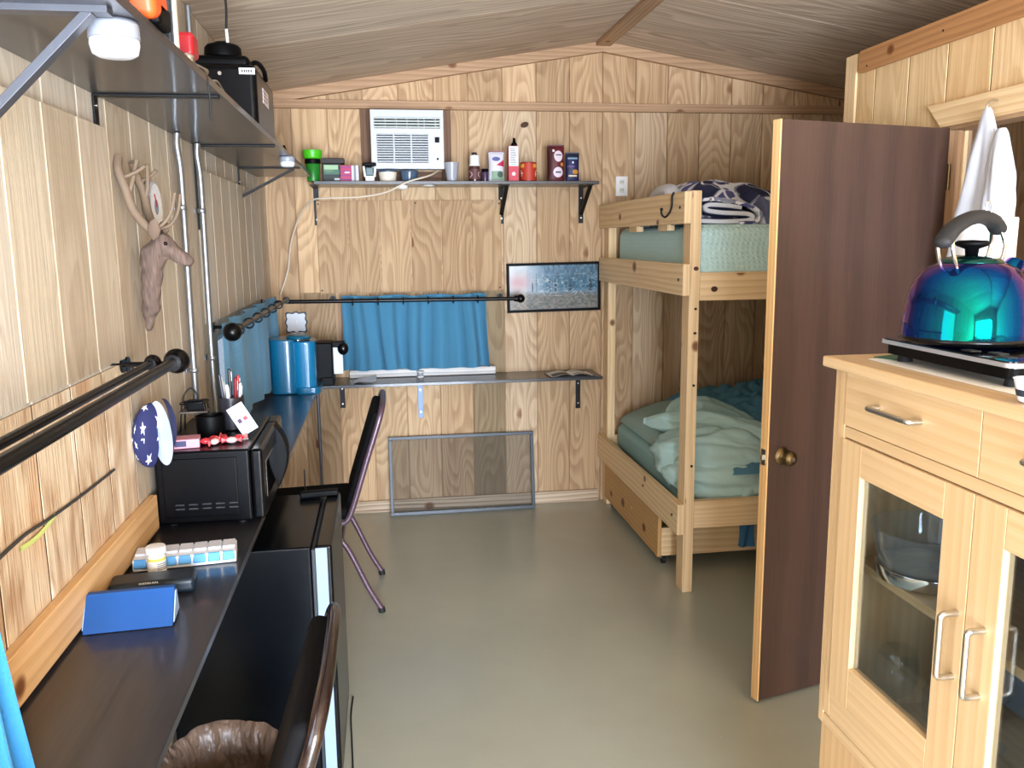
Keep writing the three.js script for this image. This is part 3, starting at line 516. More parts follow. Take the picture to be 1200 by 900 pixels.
// ---------------------------------------------------------------- glazed cabinet
const CX = 0.878, CT = 1.412, CB = 0.66, CZ1 = 1.556, CZ0 = 0.70, CD = 0.40;
{
  const t = thing('cabinet', 'light wood cabinet with glazed doors and steel handles', 'cabinet', [CX + 0.2, CB, 1.13]);
  const fr = 0.022;
  wpart('side_panel', board(CX + 0.002, CX + CD, CB, CT, CZ1 - 0.02, CZ1, 'y', 0.002), M.birch, t);
  wpart('side_panel', board(CX + 0.002, CX + CD, CB, CT, CZ0, CZ0 + 0.02, 'y', 0.002), M.birch, t);
  wpart('bottom_panel', board(CX + 0.002, CX + CD, CB, CB + 0.025, CZ0 + 0.02, CZ1 - 0.02, 'z', 0.002), M.birch, t);
  wpart('back_panel', board(CX + CD - 0.01, CX + CD, CB + 0.025, CT, CZ0 + 0.02, CZ1 - 0.02, 'y', 0.001), S(0xaab6c2, { roughness: 0.6 }), t);
  wpart('divider', board(CX + 0.012, CX + CD - 0.011, CT - 0.145, CT - 0.127, CZ0 + 0.02, CZ1 - 0.02, 'z', 0.001), M.birch, t);
  wpart('shelf', board(CX + 0.05, CX + CD - 0.011, 1.005, 1.023, CZ0 + 0.021, CZ1 - 0.021, 'z', 0.002), M.birch, t);
  wpart('stile', board(CX, CX + 0.02, CB + 0.03, CT, CZ1 - 0.045, CZ1 - 0.0205, 'y', 0.002), M.birch, t).geometry.translate(-0.0, 0, 0);
  wpart('stile', board(CX, CX + 0.02, CB + 0.03, CT, CZ0 + 0.0205, CZ0 + 0.045, 'y', 0.002), M.birch, t);
  wpart('rail', board(CX, CX + 0.02, CB + 0.028, CB + 0.085, CZ0 + 0.046, CZ1 - 0.046, 'z', 0.002), M.birch, t);
  wpart('rail', board(CX, CX + 0.02, CT - 0.13, CT - 0.108, CZ0 + 0.046, CZ1 - 0.046, 'z', 0.002), M.birch, t);
  const zm = 1.128;
  function handle(parent, a, b, out) {                               // bow handle between two points on the face
    const o = new THREE.Vector3(-out, 0, 0), a2 = a.clone().add(o), b2 = b.clone().add(o), m = a2.clone().lerp(b2, 0.5);
    const d = b2.clone().sub(a2).normalize().multiplyScalar(0.008), o2 = o.clone().multiplyScalar(0.28);
    const c = new THREE.CurvePath(); const A1 = a.clone().add(o.clone().multiplyScalar(0.72)), B1 = b.clone().add(o.clone().multiplyScalar(0.72));
    c.add(new THREE.LineCurve3(a, A1)); c.add(new THREE.QuadraticBezierCurve3(A1, a2, a2.clone().add(d))); c.add(new THREE.LineCurve3(a2.clone().add(d), b2.clone().sub(d))); c.add(new THREE.QuadraticBezierCurve3(b2.clone().sub(d), b2, B1)); c.add(new THREE.LineCurve3(B1, b));
    return wpart('handle', new THREE.TubeGeometry(c, 60, 0.0052, 10), M.nickel, parent);
  }
  for (const [z0, z1, hz] of [[zm + 0.001, CZ1 - 0.0468, 1.145], [CZ0 + 0.0468, zm - 0.001, 1.083]]) {
    // drawer above
    const dr = wpart('drawer', board(CX - 0.002, CX + 0.018, CT - 0.106, CT - 0.002, z0, z1, 'z', 0.0012), M.birch, t);
    const c = (z0 + z1) / 2 + 0.015; handle(dr, V(CX - 0.001, 1.362, c - 0.062), V(CX - 0.001, 1.362, c + 0.062), 0.026);
    // glazed door: two stiles, two rails, pane
    const y0 = CB + 0.087, y1 = CT - 0.132, d = wpart('door', board(CX - 0.004, CX + 0.016, y0, y1, z1 - 0.068, z1, 'y', 0.0015), M.birch, t);
    wpart('stile', board(CX - 0.004, CX + 0.016, y0, y1, z0, z0 + 0.068, 'y', 0.0015), M.birch, d);
    wpart('rail', board(CX - 0.004, CX + 0.016, y1 - 0.062, y1, z0 + 0.0685, z1 - 0.0685, 'z', 0.0015), M.birch, d);
    wpart('rail', board(CX - 0.004, CX + 0.016, y0, y0 + 0.085, z0 + 0.0685, z1 - 0.0685, 'z', 0.0015), M.birch, d);
    wpart('pane', B(CX + 0.006, CX + 0.0075, y0 + 0.08, y1 - 0.057, z0 + 0.064, z1 - 0.064), PH(0xeaf0f4, { transmission: 1, thickness: 0, roughness: 0.03, ior: 1.52 }), d);
    handle(d, V(CX - 0.003, 0.975, hz), V(CX - 0.003, 1.082, hz), 0.03);
  }
}
solo('countertop', 'light wood top board on the glazed cabinet', 'countertop', board(CX - 0.018, CX + CD + 0.02, CT + 0.0005, CT + 0.022, CZ0 - 0.02, CZ1 + 0.02, 'z', 0.004), M.birch, [CX + 0.2, CT, 1.13]);
{
  const t = thing('plinth_cabinet', 'pale plywood base carrying the glazed cabinet', 'stand', [CX + 0.2, 0, 1.13]);
  wpart('front_panel', board(CX + 0.005, CX + 0.023, 0, CB - 0.001, CZ0 + 0.02, CZ1 - 0.01, 'y', 0.002), M.palePly, t);
  wpart('side_panel', board(CX + 0.024, CX + CD, 0, CB - 0.001, CZ1 - 0.03, CZ1 - 0.012, 'y', 0.002), M.palePly, t);
  wpart('side_panel', board(CX + 0.024, CX + CD, 0, CB - 0.001, CZ0 + 0.02, CZ0 + 0.038, 'y', 0.002), M.palePly, t);
}
// ---------------------------------------------------------------- curtains and rods
const rodMat = PH(0x060607, { roughness: 0.3, specularIntensity: 0.5 });
const ball = (r, p) => new THREE.SphereGeometry(r, 24, 16).translate(p.x, p.y, p.z);
function curtainRod(label, a, b, r, ends, brackets) {
  const t = thing('curtain_rod', label, 'curtain rod', [(a.x + b.x) / 2, (a.y + b.y) / 2, -(a.z + b.z) / 2]);
  wpart('pole', rod(a, b, r, 18), rodMat, t);
  const d = b.clone().sub(a).normalize();
  for (const [e, s, R] of ends) { const p = (e ? b : a).clone().addScaledVector(d, s * R * 0.9), f = wpart('finial', ball(R, p), rodMat, t); wpart('collar', rod((e ? b : a).clone().addScaledVector(d, -s * R * 0.6), (e ? b : a).clone().addScaledVector(d, s * R * 0.3), r * 1.6, 18), rodMat, f); }
  for (const [p, q] of brackets) { const k = wpart('bracket', rod(p, q, 0.006, 10), rodMat, t); wpart('wall_plate', rod(q, q.clone().add(p.clone().sub(q).normalize().multiplyScalar(0.005)), 0.02, 16), rodMat, k); }
  return t;
}
curtainRod('black curtain rod on the back wall in front of the window', V(-0.56, 1.33, 5.0), V(0.775, 1.322, 5.0), 0.0115, [[1, 1, 0.026]], [[V(0.7, 1.323, 5.0), V(0.7, 1.323, BZ - 0.001)], [V(-0.3, 1.328, 5.0), V(-0.3, 1.328, BZ - 0.001)]]);
curtainRod('black curtain rod at the far end of the left wall', V(-0.55, 1.346, 3.24), V(-0.55, 1.34, 4.975), 0.0115, [[0, -1, 0.034], [1, 1, 0.02]], [[V(-0.55, 1.345, 3.42), V(LX + 0.001, 1.345, 3.42)], [V(-0.55, 1.341, 4.8), V(LX + 0.001, 1.341, 4.8)]]);
curtainRod('thicker front rod of the near black double curtain rod', V(-0.545, 1.362, 1.02), V(-0.545, 1.362, 2.3), 0.0135, [[1, 1, 0.033], [0, -1, 0.033]], [[V(-0.545, 1.362, 2.29), V(LX + 0.001, 1.362, 2.29)], [V(-0.545, 1.362, 1.06), V(LX + 0.001, 1.362, 1.06)]]);
curtainRod('thinner rear rod of the near black double curtain rod', V(-0.592, 1.366, 1.02), V(-0.592, 1.366, 2.26), 0.0095, [[1, 1, 0.021]], [[V(-0.592, 1.366, 2.25), V(LX + 0.001, 1.366, 2.25)], [V(-0.592, 1.366, 1.08), V(LX + 0.001, 1.366, 1.08)]]);
const cloth = (c, tr = 0.3) => new THREE.MeshPhysicalMaterial({ color: c, roughness: 1, transmission: tr, thickness: 0, side: THREE.DoubleSide, bumpMap: seer, bumpScale: 0.001 });
const M_blueCloth = cloth(0x427f9e, 0.15), M_blueCloth2 = cloth(0x6597b4, 0.15);
{
  const t = thing('curtain', 'blue gathered curtain over the back wall window', 'curtain', [0.18, 0.91, 5.05]);
  wpart('cloth', sheet(160, 24, (s, v) => {
    const X = lerp(-0.255, 0.61, s) + 0.012 * Math.sin(v * 2.4 + s * 9), f = Math.sin(s * Math.PI * 2 * 5.5 + 0.7 * Math.sin(s * 13) + 0.5 * v) + 0.15 * Math.sin(s * Math.PI * 2 * 13 + v * 1.5);
    return V(X, lerp(0.912, 1.352, v) + 0.004 * Math.sin(s * 22), 5.052 + 0.03 * Math.sign(f) * Math.pow(Math.abs(f), 0.7) * (1.1 - 0.45 * v));
  }), M_blueCloth, t);
  for (let i = 0; i < 6; i++) { const x = -0.18 + i * 0.145; wpart('ring', new THREE.TorusGeometry(0.02, 0.0035, 8, 20).rotateY(Math.PI / 2).translate(x, 1.322, -5.006), rodMat, t); }
}
{
  const t = thing('curtain', 'pale blue curtain hanging on the left wall beside the coffee maker', 'curtain', [-0.6, 0.9, 4.0]);
  wpart('cloth', sheet(140, 24, (s, v) => {
    const Z = lerp(3.27, 4.85, s), f = Math.sin(s * Math.PI * 2 * 4.5 + 0.6 * Math.sin(s * 11)) + 0.3 * Math.sin(s * 60 + v);
    return V(-0.6 + 0.02 * f * (1.2 - 0.4 * v), lerp(0.9 + 0.08 * (1 - s) * 0.9, 1.372, v), Z);
  }), M_blueCloth2, t);
  for (let i = 0; i < 6; i++) wpart('ring', new THREE.TorusGeometry(0.02, 0.0035, 8, 20).translate(-0.556, 1.338, -(3.38 + i * 0.26)), rodMat, t);
}
{
  const t = thing('curtain', 'bright blue curtain pushed aside at the near end of the left wall', 'curtain', [-0.55, 0.9, 1.0]);
  wpart('cloth', sheet(70, 24, (s, v) => {
    const fl = Math.pow(1 - v, 1.3), Z = lerp(1.05, 1.16 + 0.1 * fl, s), f = Math.sin(s * Math.PI * 2 * 3.2);
    return V(-0.556 + 0.016 * f, lerp(0.886, 1.375, v), Z);
  }), cloth(0x2f86c4, 0.2), t);
  for (let i = 0; i < 4; i++) wpart('ring', new THREE.TorusGeometry(0.021, 0.0035, 8, 20).translate(-0.545, 1.358, -(1.07 + i * 0.028)), rodMat, t);
}
solo('wall_hook', 'small black hook on the left wall above the near curtain rods', 'hook', tube([V(LX + 0.012, 1.385, 2.12), V(LX + 0.04, 1.385, 2.12), V(LX + 0.06, 1.38, 2.12), V(LX + 0.062, 1.366, 2.12), V(LX + 0.05, 1.362, 2.12)], 0.0028, 24, 6), rodMat, [LX + 0.012, 1.385, 2.12]);
// thin dark wire along the wall with a strip of yellow-green tape
{
  const t = thing('wall_wire', 'thin dark wire taped along the near left wall', 'wire', [LX + 0.006, 1.14, 1.7]);
  wpart('wire', tube([V(LX + 0.004, 1.15, 1.1), V(LX + 0.004, 1.146, 1.4), V(LX + 0.005, 1.152, 1.58), V(LX + 0.004, 1.144, 1.7), V(LX + 0.004, 1.136, 1.9), V(LX + 0.004, 1.132, 2.11)], 0.0032, 60, 6), S(0x3c3a38, { roughness: 0.6 }), t);
  wpart('tape', sheet(16, 3, (s, v) => V(LX + 0.0045 + 0.002 * Math.sin(v * 3.14), 1.128 + 0.011 * v + 0.008 * s - 0.008 * Math.sin(s * 3.1), 1.56 + 0.17 * s)), S(0xc9d27a, { roughness: 0.6, side: THREE.DoubleSide }), t);
}
// ---------------------------------------------------------------- conduits
for (const [z, lab, k] of [[2.93, 'nearer steel conduit running up the left wall', 0], [3.235, 'farther steel conduit running up the left wall', 1]]) {
  const t = thing('conduit', lab, 'conduit', [LX + 0.02, 0.9, z]);
  const x = LX + 0.028;
  wpart('pipe', tube([V(x, 0.882, z), V(x, 1.3, z - 0.003), V(x, 1.75, z + 0.012), V(x, 1.9, z + 0.012), V(x - 0.005, 1.975, z + 0.008), V(x, 2.05, z)].slice(0, 5).concat([V(x, 2.013, z)]), 0.0105, 60, 12), M.galv, t);
  for (const y of [1.25, 1.78]) { const c = wpart('strap', new THREE.TorusGeometry(0.0125, 0.003, 6, 20).rotateX(Math.PI / 2).scale(1, 3, 1).translate(x, y, -z), M.galv, t); wpart('strap_ear', B(LX + 0.001, LX + 0.004, y - 0.009, y + 0.009, z, z + 0.035, 0.001, 1), M.galv, c); }
  // the piece above the shelf, up to the roof
  wpart('pipe', rod(V(x, SY + 0.019, z), V(x, 2.47, z), 0.0105, 12), M.galv, t);
}
// ---------------------------------------------------------------- deer bust on the left wall
{
  const t = thing('deer_mount', 'brown carved deer bust with antlers on the left wall', 'wall mount', [LX, 1.43, 2.4]);
  const sdf = (x, y, z) => {                                          // x out of the wall, y up, z across
    let d = capsule(x, y, z, [0.034, 0.014, 0], [0.046, 0.07, 0], 0.009, 0.016);
    d = smin(d, capsule(x, y, z, [0.046, 0.07, 0], [0.062, 0.2, 0], 0.018, 0.026), 0.015);
    d = smin(d, capsule(x, y, z, [0.03, 0.05, 0], [0.05, 0.21, 0], 0.008, 0.02), 0.015);
    d = smin(d, capsule(x, y, z, [0.058, 0.2, 0], [0.085, 0.235, 0], 0.026, 0.028), 0.015);
    d = smin(d, capsule(x, y, z, [0.085, 0.232, 0], [0.136, 0.196, 0], 0.026, 0.015), 0.012);
    d = smin(d, capsule(x, y, z, [0.132, 0.2, 0], [0.146, 0.19, 0], 0.017, 0.015), 0.01);
    return d + 0.0022 * Math.sin(y * 150 + 3 * Math.sin(z * 80)) * Math.sin(z * 110);
  };
  const fur = S(0xffffff, { roughness: 0.85, map: tex(128, 128, (u, v) => mix3([112, 92, 80], [78, 62, 54], vn(u * 40, v * 6, 40, 6, 2000)), 0.1, 0.1) });
  part('bust', uvBox(solid(sdf, [-0.02, -0.01, -0.075], [0.19, 0.31, 0.075], 56), 'y'), fur, t);
  for (const s of [-1, 1]) {
    const e = part('ear', lathe([[0, 0], [0.014, 0.015], [0.017, 0.035], [0.01, 0.055], [0, 0.066]], 14).scale(1, 1, 0.45).rotateX(s * 0.5).rotateZ(-0.25).translate(0.07, 0.245, s * 0.028), S(0x6e5b4c, { roughness: 0.9 }), t);
    part('eye', new THREE.SphereGeometry(0.0055, 12, 8).translate(0.098, 0.236, s * 0.024), M.blackGloss, t);
    const an = S(0x75624f, { roughness: 0.75 }), P = (x, y, z) => new THREE.Vector3(x, y, s * z);
    const a = part('antler', tube([P(0.075, 0.262, 0.016), P(0.055, 0.285, 0.04), P(0.036, 0.325, 0.07), P(0.026, 0.375, 0.085), P(0.012, 0.42, 0.08), P(0.008, 0.452, 0.06)], 0.0115, 40, 8), an, t);
    part('tine', tube([P(0.03, 0.355, 0.08), P(0.04, 0.385, 0.075), P(0.046, 0.42, 0.06), P(0.05, 0.445, 0.05)], 0.006, 20, 7), an, a);
    part('tine', tube([P(0.02, 0.4, 0.083), P(0.05, 0.415, 0.07), P(0.07, 0.43, 0.06)], 0.005, 20, 7), an, a);
    part('tine', tube([P(0.066, 0.272, 0.026), P(0.1, 0.287, 0.04), P(0.122, 0.32, 0.036), P(0.132, 0.365, 0.03)], 0.0048, 24, 7), an, a);
  }
}
{
  const t = thing('thermometer', 'white round dial hanging behind the deer antlers', 'dial', [LX + 0.002, 1.77, 2.62]);
  part('case', lathe([[0, 0], [0.07, 0], [0.075, 0.006], [0.073, 0.016], [0.066, 0.02], [0, 0.02]], 32).rotateZ(-Math.PI / 2).translate(0.001, 0, 0), S(0xc9ccd4, { roughness: 0.4, metalness: 0.2 }), t);
  const f = part('face', new THREE.CircleGeometry(0.065, 32).rotateY(Math.PI / 2).translate(0.0225, 0, 0), new THREE.MeshStandardMaterial({ roughness: 0.4, map: canvasTex(128, 128, (c) => { c.fillStyle = '#eef0f5'; c.fillRect(0, 0, 128, 128); c.strokeStyle = '#555'; for (let i = 0; i < 12; i++) { const a = i * Math.PI / 6; c.beginPath(); c.moveTo(64 + 52 * Math.cos(a), 64 + 52 * Math.sin(a)); c.lineTo(64 + 60 * Math.cos(a), 64 + 60 * Math.sin(a)); c.stroke(); } c.fillStyle = '#7a8aa8'; c.beginPath(); c.arc(64, 64, 22, 0, 7); c.fill(); }) }), t);
  part('needle', rod(new THREE.Vector3(0.024, 0, 0), new THREE.Vector3(0.024, 0.035, 0.02), 0.0015, 6), S(0x9a2222), f);
}
// ---------------------------------------------------------------- things on the high left shelf
const ST = SY + 0.0185;
for (const [z, x, r, lab] of [[1.5, -0.408, 0.038, 'white battery puck light under the near end of the left shelf'], [3.72, -0.375, 0.03, 'white battery puck light under the far end of the left shelf']]) {
  const t = thing('puck_light', lab, 'light', [x, SY, z]);
  part('collar', lathe([[0, 0], [r * 0.98, 0], [r, -r * 0.2], [r * 1.02, -r * 0.7], [r * 0.9, -r * 0.74], [0, -r * 0.74]].reverse(), 32), S(0x8f949f, { roughness: 0.35 }), t);
  part('lens', lathe([[r * 0.97, -r * 0.75], [r * 0.99, -r * 0.95], [r * 0.9, -r * 1.3], [r * 0.7, -r * 1.42], [0, -r * 1.46]].reverse(), 32), S(0xd5d9e0, { roughness: 0.35 }), t);
}
{
  const t = thing('black_canister', 'tall black boxy canister with round neck on the left shelf', 'canister', [-0.496, ST, 3.2]);
  const g = uvBox(new RoundedBoxGeometry(0.225, 0.2, 0.46, 3, 0.02).translate(0, 0.101, 0), 'y');
  part('body', g, M.blackSatin, t);
  part('shoulder', new RoundedBoxGeometry(0.2, 0.04, 0.3, 3, 0.018).translate(-0.01, 0.212, 0.06), M.black, t);
  const n = part('neck', lathe([[0, 0], [0.058, 0], [0.06, 0.01], [0.058, 0.036], [0.05, 0.045], [0, 0.045]], 28).translate(0, 0.228, 0.14), M.black, t);
  part('cap', lathe([[0.028, 0], [0.03, 0.006], [0.024, 0.01], [0, 0.011]], 20).translate(0, 0.273, 0.14), M.blackGloss, n);
  part('handle', tube([new THREE.Vector3(0.07, 0.2, 0.16), new THREE.Vector3(0.1, 0.225, 0.12), new THREE.Vector3(0.115, 0.215, 0.05), new THREE.Vector3(0.115, 0.19, 0.0)], 0.008, 24, 8), M.black, t);
  for (const [x, y] of [[-0.085, 0.178], [0.085, 0.178]]) part('sticker', new RoundedBoxGeometry(0.05, 0.02, 0.002, 1, 0.0008).translate(x, y, 0.231), new THREE.MeshStandardMaterial({ roughness: 0.6, map: canvasTex(64, 24, c => { c.fillStyle = '#e8eceb'; c.fillRect(0, 0, 64, 24); c.fillStyle = '#222'; for (let i = 0; i < 5; i++) c.fillRect(10 + i * 9, 7, 6, 10); }) }), t);
  part('side_sticker', new RoundedBoxGeometry(0.002, 0.05, 0.14, 1, 0.0008).translate(0.1135, 0.125, 0.02), new THREE.MeshStandardMaterial({ roughness: 0.6, map: canvasTex(96, 40, c => { c.fillStyle = '#d8d4d4'; c.fillRect(0, 0, 96, 40); c.fillStyle = '#8a5050'; for (let i = 0; i < 3; i++) c.fillRect(10, 7 + i * 10, 60 + 8 * (i % 2), 4); }) }), t);
  for (const [x, y] of [[0.0, 0.17], [0.03, 0.05], [0.06, 0.02]]) part('screw', rod(new THREE.Vector3(x, y, 0.229), new THREE.Vector3(x, y, 0.234), 0.006, 10), M.nickel, t);
}
{
  const t = thing('hanging_cable', 'thin black cable with a white joint hanging above the black canister', 'cable', [-0.47, 2.3, 3.0]);
  const x = -0.475, z = 3.02;
  wpart('cord', tube([V(x, 2.5, z), V(x + 0.004, 2.42, z), V(x, 2.345, z)], 0.004, 16, 8), M.rubber, t);
  wpart('joint', rod(V(x, 2.348, z), V(x + 0.002, 2.307, z), 0.005, 10), M.white, t);
}
{
  const t = thing('power_tool', 'orange and black tool with a teal grip on the near end of the shelf', 'tool', [-0.41, ST, 1.6]);
  part('housing', new RoundedBoxGeometry(0.05, 0.1, 0.1, 3, 0.015).rotateX(0.2).translate(0.03, 0.06, 0), S(0xe0561f, { roughness: 0.45 }), t);
  part('grip', new RoundedBoxGeometry(0.06, 0.05, 0.05, 3, 0.014).translate(-0.03, 0.03, 0.0), S(0x2c7f88, { roughness: 0.5 }), t);
  part('vent', new RoundedBoxGeometry(0.03, 0.035, 0.05, 2, 0.008).translate(0.0, 0.02, 0.045), M.black, t);
  part('battery', new RoundedBoxGeometry(0.05, 0.04, 0.08, 2, 0.008).translate(0.03, 0.0205, -0.03), M.black, t);
}
{
  const t = thing('clamp_light', 'dark upright bar with a pale edge beside the orange tool', 'bar', [-0.39, ST, 1.78]);
  part('bar', new RoundedBoxGeometry(0.03, 0.2, 0.04, 2, 0.006).translate(0, 0.1, 0), S(0x1f2a33, { roughness: 0.4 }), t);
  part('edge', new RoundedBoxGeometry(0.006, 0.2, 0.02, 1, 0.002).translate(0.018, 0.1, 0.0), M.offWhite, t);
}
{
  const t = thing('red_coupler', 'red connector with silver plugs on the left shelf edge', 'connector', [-0.4, ST, 1.98]);
  part('body', new RoundedBoxGeometry(0.05, 0.05, 0.06, 3, 0.01).translate(0, 0.045, 0), S(0xa01420, { roughness: 0.35 }), t);
  part('plug', lathe([[0, 0], [0.014, 0], [0.014, 0.02], [0.009, 0.03], [0, 0.03]], 14).translate(0.01, 0, 0.02), M.chrome, t);
  part('clip', rod(new THREE.Vector3(0.01, 0.012, -0.03), new THREE.Vector3(0.022, 0.012, -0.1), 0.008, 10), M.nickel, t);
  part('lead', tube([new THREE.Vector3(0.01, 0.012, -0.02), new THREE.Vector3(0.028, 0.004, -0.05), new THREE.Vector3(0.034, -0.03, -0.06), new THREE.Vector3(0.034, -0.1, -0.065)], 0.0025, 24, 6), M.rubber, t);
}
solo('wire_clip', 'shiny metal clip on the edge of the left shelf near the canister', 'clip', [tube([V(-0.4, ST + 0.004, 2.2), V(-0.385, ST + 0.02, 2.24), V(-0.38, ST + 0.008, 2.3), V(-0.385, ST + 0.004, 2.42)], 0.004, 24, 7)], M.chrome, [-0.39, ST, 2.25]);

// ---------------------------------------------------------------- microwave and what lies on it
const WT = WY + 0.0185;
{
  const x0 = -0.642, x1 = -0.352, z0 = 2.395, z1 = 2.88, y0 = WT + 0.012, y1 = 1.1;
  const t = thing('microwave', 'black microwave oven on the left worktop', 'microwave', [(x0 + x1) / 2, WT, (z0 + z1) / 2]);
  wpart('case', B(x0, x1 - 0.035, y0, y1, z0, z1, 0.008, 3), M.blackSatin, t);
  wpart('side_panel', B(x0 + 0.02, x1 - 0.07, y0 + 0.02, y1 - 0.02, z0 - 0.003, z0 + 0.004, 0.003, 2), M.blackSatin, t);
  const d = wpart('door', B(x1 - 0.034, x1, y0 + 0.003, y1 - 0.002, z0 + 0.002, z1 - 0.11, 0.01, 3), M.blackGloss, t);
  wpart('window', B(x1 - 0.003, x1 + 0.002, y0 + 0.05, y1 - 0.05, z0 + 0.06, z1 - 0.18, 0.002, 1), PH(0x0a0d12, { roughness: 0.05, clearcoat: 1, clearcoatRoughness: 0.03 }), d);
  { const ls = new THREE.Shape(); ls.moveTo(x1 - 0.004, y1 - 0.006); ls.quadraticCurveTo(x1 + 0.062, (y0 + y1) / 2 + 0.02, x1 - 0.004, y0 + 0.004); ls.closePath(); wpart('handle', new THREE.ExtrudeGeometry(ls, { depth: 0.05, bevelEnabled: true, bevelSize: 0.004, bevelThickness: 0.006, bevelSegments: 3, curveSegments: 24 }).translate(0, 0, -(z1 - 0.12)), M.black, d); }
  const cp = wpart('control_panel', B(x1 - 0.034, x1 - 0.001, y0 + 0.003, y1 - 0.002, z1 - 0.108, z1 - 0.002, 0.006, 2), M.blackGloss, t);
  for (let i = 0; i < 4; i++) wpart('button', B(x1 - 0.002, x1 + 0.002, y0 + 0.03 + i * 0.035, y0 + 0.05 + i * 0.035, z1 - 0.09, z1 - 0.02, 0.001, 1), S(0x2a2d33), cp);
  for (let i = 0; i < 5; i++) for (let j = 0; j < 2; j++) { const x = x0 + 0.05 + i * 0.036; wpart('vent_louver', rod(V(x, y0 + 0.045 + j * 0.012, z0 - 0.0035), V(x + 0.024, y0 + 0.045 + j * 0.012, z0 - 0.0035), 0.003, 8), S(0x3a3c40, { roughness: 0.25, metalness: 0.3 }), t); }
  for (const [x, z] of [[x0 + 0.03, z0 + 0.04], [x1 - 0.07, z0 + 0.04], [x0 + 0.03, z1 - 0.04], [x1 - 0.07, z1 - 0.04]]) wpart('foot', rod(V(x, WT, z), V(x, y0 + 0.002, z), 0.012, 12), M.rubber, t);
}
const MT = 1.1005;
{   // star-patterned cap hanging on the wall
  const t = thing('cap', 'navy cap with white stars and pale lining hanging by the microwave', 'cap', [LX + 0.016, 1.17, 2.33]); t.scale.set(0.8, 0.95, 0.7);
  const starTex = canvasTex(256, 256, (c) => {
    c.fillStyle = '#1d2250'; c.fillRect(0, 0, 256, 256); c.fillStyle = '#e9ebf2';
    const star = (x, y, R) => { c.beginPath(); for (let i = 0; i < 10; i++) { const a = -Math.PI / 2 + i * Math.PI / 5, r = i % 2 ? R * 0.42 : R; c.lineTo(x + r * Math.cos(a), y + r * Math.sin(a)); } c.closePath(); c.fill(); };
    for (const [x, y] of [[32, 40], [96, 100], [32, 160], [96, 220], [160, 40], [224, 100], [160, 160], [224, 220]]) star(x, y, 25);
  });
  starTex.wrapS = starTex.wrapT = THREE.RepeatWrapping; starTex.repeat.set(1.6, 0.85);
  // crown: dome with axis towards the camera side, squashed against the wall
  const crown = sheet(40, 18, (a, s) => { const th = a * Math.PI * 2, r = Math.sin(s * Math.PI / 2), h = Math.cos(s * Math.PI / 2); return new THREE.Vector3(0.034 + 0.036 * Math.cos(th) * r * (1 + 0.04 * Math.sin(3 * th)), 0.092 * Math.sin(th) * r, 0.075 * h); }, true);
  crown.rotateY(-0.55).rotateZ(-0.08);
  part('crown', crown, new THREE.MeshStandardMaterial({ map: starTex, roughness: 0.85, side: THREE.DoubleSide }), t);
  const band = sheet(40, 6, (a, s) => { const th = a * Math.PI * 2, r = lerp(0.0, 1.05, s); return new THREE.Vector3(0.058 + 0.03 * Math.cos(th) * r, -0.005 + 0.088 * Math.sin(th) * r, 0.03 + 0.03 * (1 - s)); }, true); band.rotateY(0.15).rotateZ(0.12);
  part('lining', band, S(0x98a3b6, { roughness: 0.8, side: THREE.DoubleSide }), t);
  part('brim', sheet(24, 6, (a, s) => { const th = lerp(-1.3, 1.3, a), r = lerp(1.0, 1.45, s); return new THREE.Vector3(0.055 + 0.03 * Math.cos(th) * r, 0.01 + 0.09 * Math.sin(th) * lerp(1, 0.95, s), -0.012 - 0.03 * s); }), S(0x23284c, { roughness: 0.85, side: THREE.DoubleSide }), t);
  part('button', new THREE.SphereGeometry(0.007, 12, 8).translate(-0.005, 0, 0.07), S(0x1d2250, { roughness: 0.8 }), t);
}
{
  const t = thing('snack_box', 'small pink box on the microwave beside the cap', 'box', [-0.575, MT, 2.46], 0.15);
  part('carton', new RoundedBoxGeometry(0.09, 0.026, 0.06, 2, 0.002).translate(0, 0.013, 0), S(0xd48fa0, { roughness: 0.6 }), t);
  part('print', new THREE.BoxGeometry(0.03, 0.016, 0.0012).translate(-0.005, 0.014, 0.0304), S(0x22264e, { roughness: 0.6 }), t);
}
for (let i = 0; i < 7; i++) {
  const q = [[-0.515, 2.47, 0.3], [-0.49, 2.46, 1.2], [-0.465, 2.48, -0.4], [-0.5, 2.5, 0.9], [-0.445, 2.47, 0.1], [-0.475, 2.51, 2.0], [-0.43, 2.5, 0.7]][i], w = ['leftmost', 'second', 'third', 'fourth', 'fifth', 'sixth', 'rightmost'][i];
  const m = thing('candy', (i % 3 === 1 ? 'pale pink' : 'red') + ' wrapped candy, ' + w + ' in the pile on the microwave', 'candy', [q[0], MT + 0.001, q[1]], q[2], 'red candies on the microwave');
  part('sweet', new THREE.SphereGeometry(0.012, 14, 10).scale(1.3, 0.75, 1).translate(0, 0.01, 0), S(i % 3 === 1 ? 0xe8b8b4 : 0xc8303a, { roughness: 0.3 }), m);
  for (const s of [-1, 1]) part('wrapper_end', new THREE.ConeGeometry(0.009, 0.014, 8, 1, true).scale(1, 1, 0.4).rotateZ(s * Math.PI / 2).translate(s * 0.02, 0.01, 0), S(0xe06a70, { roughness: 0.3, side: THREE.DoubleSide }), m);
}
{
  const t = thing('pen_cup', 'black cup at the front of the clutter on the microwave', 'cup', [-0.525, MT, 2.6]);
  part('cup', lathe([[0, 0], [0.036, 0], [0.04, 0.004], [0.042, 0.06], [0.039, 0.061], [0.036, 0.008], [0, 0.006]], 28), M.black, t);
}
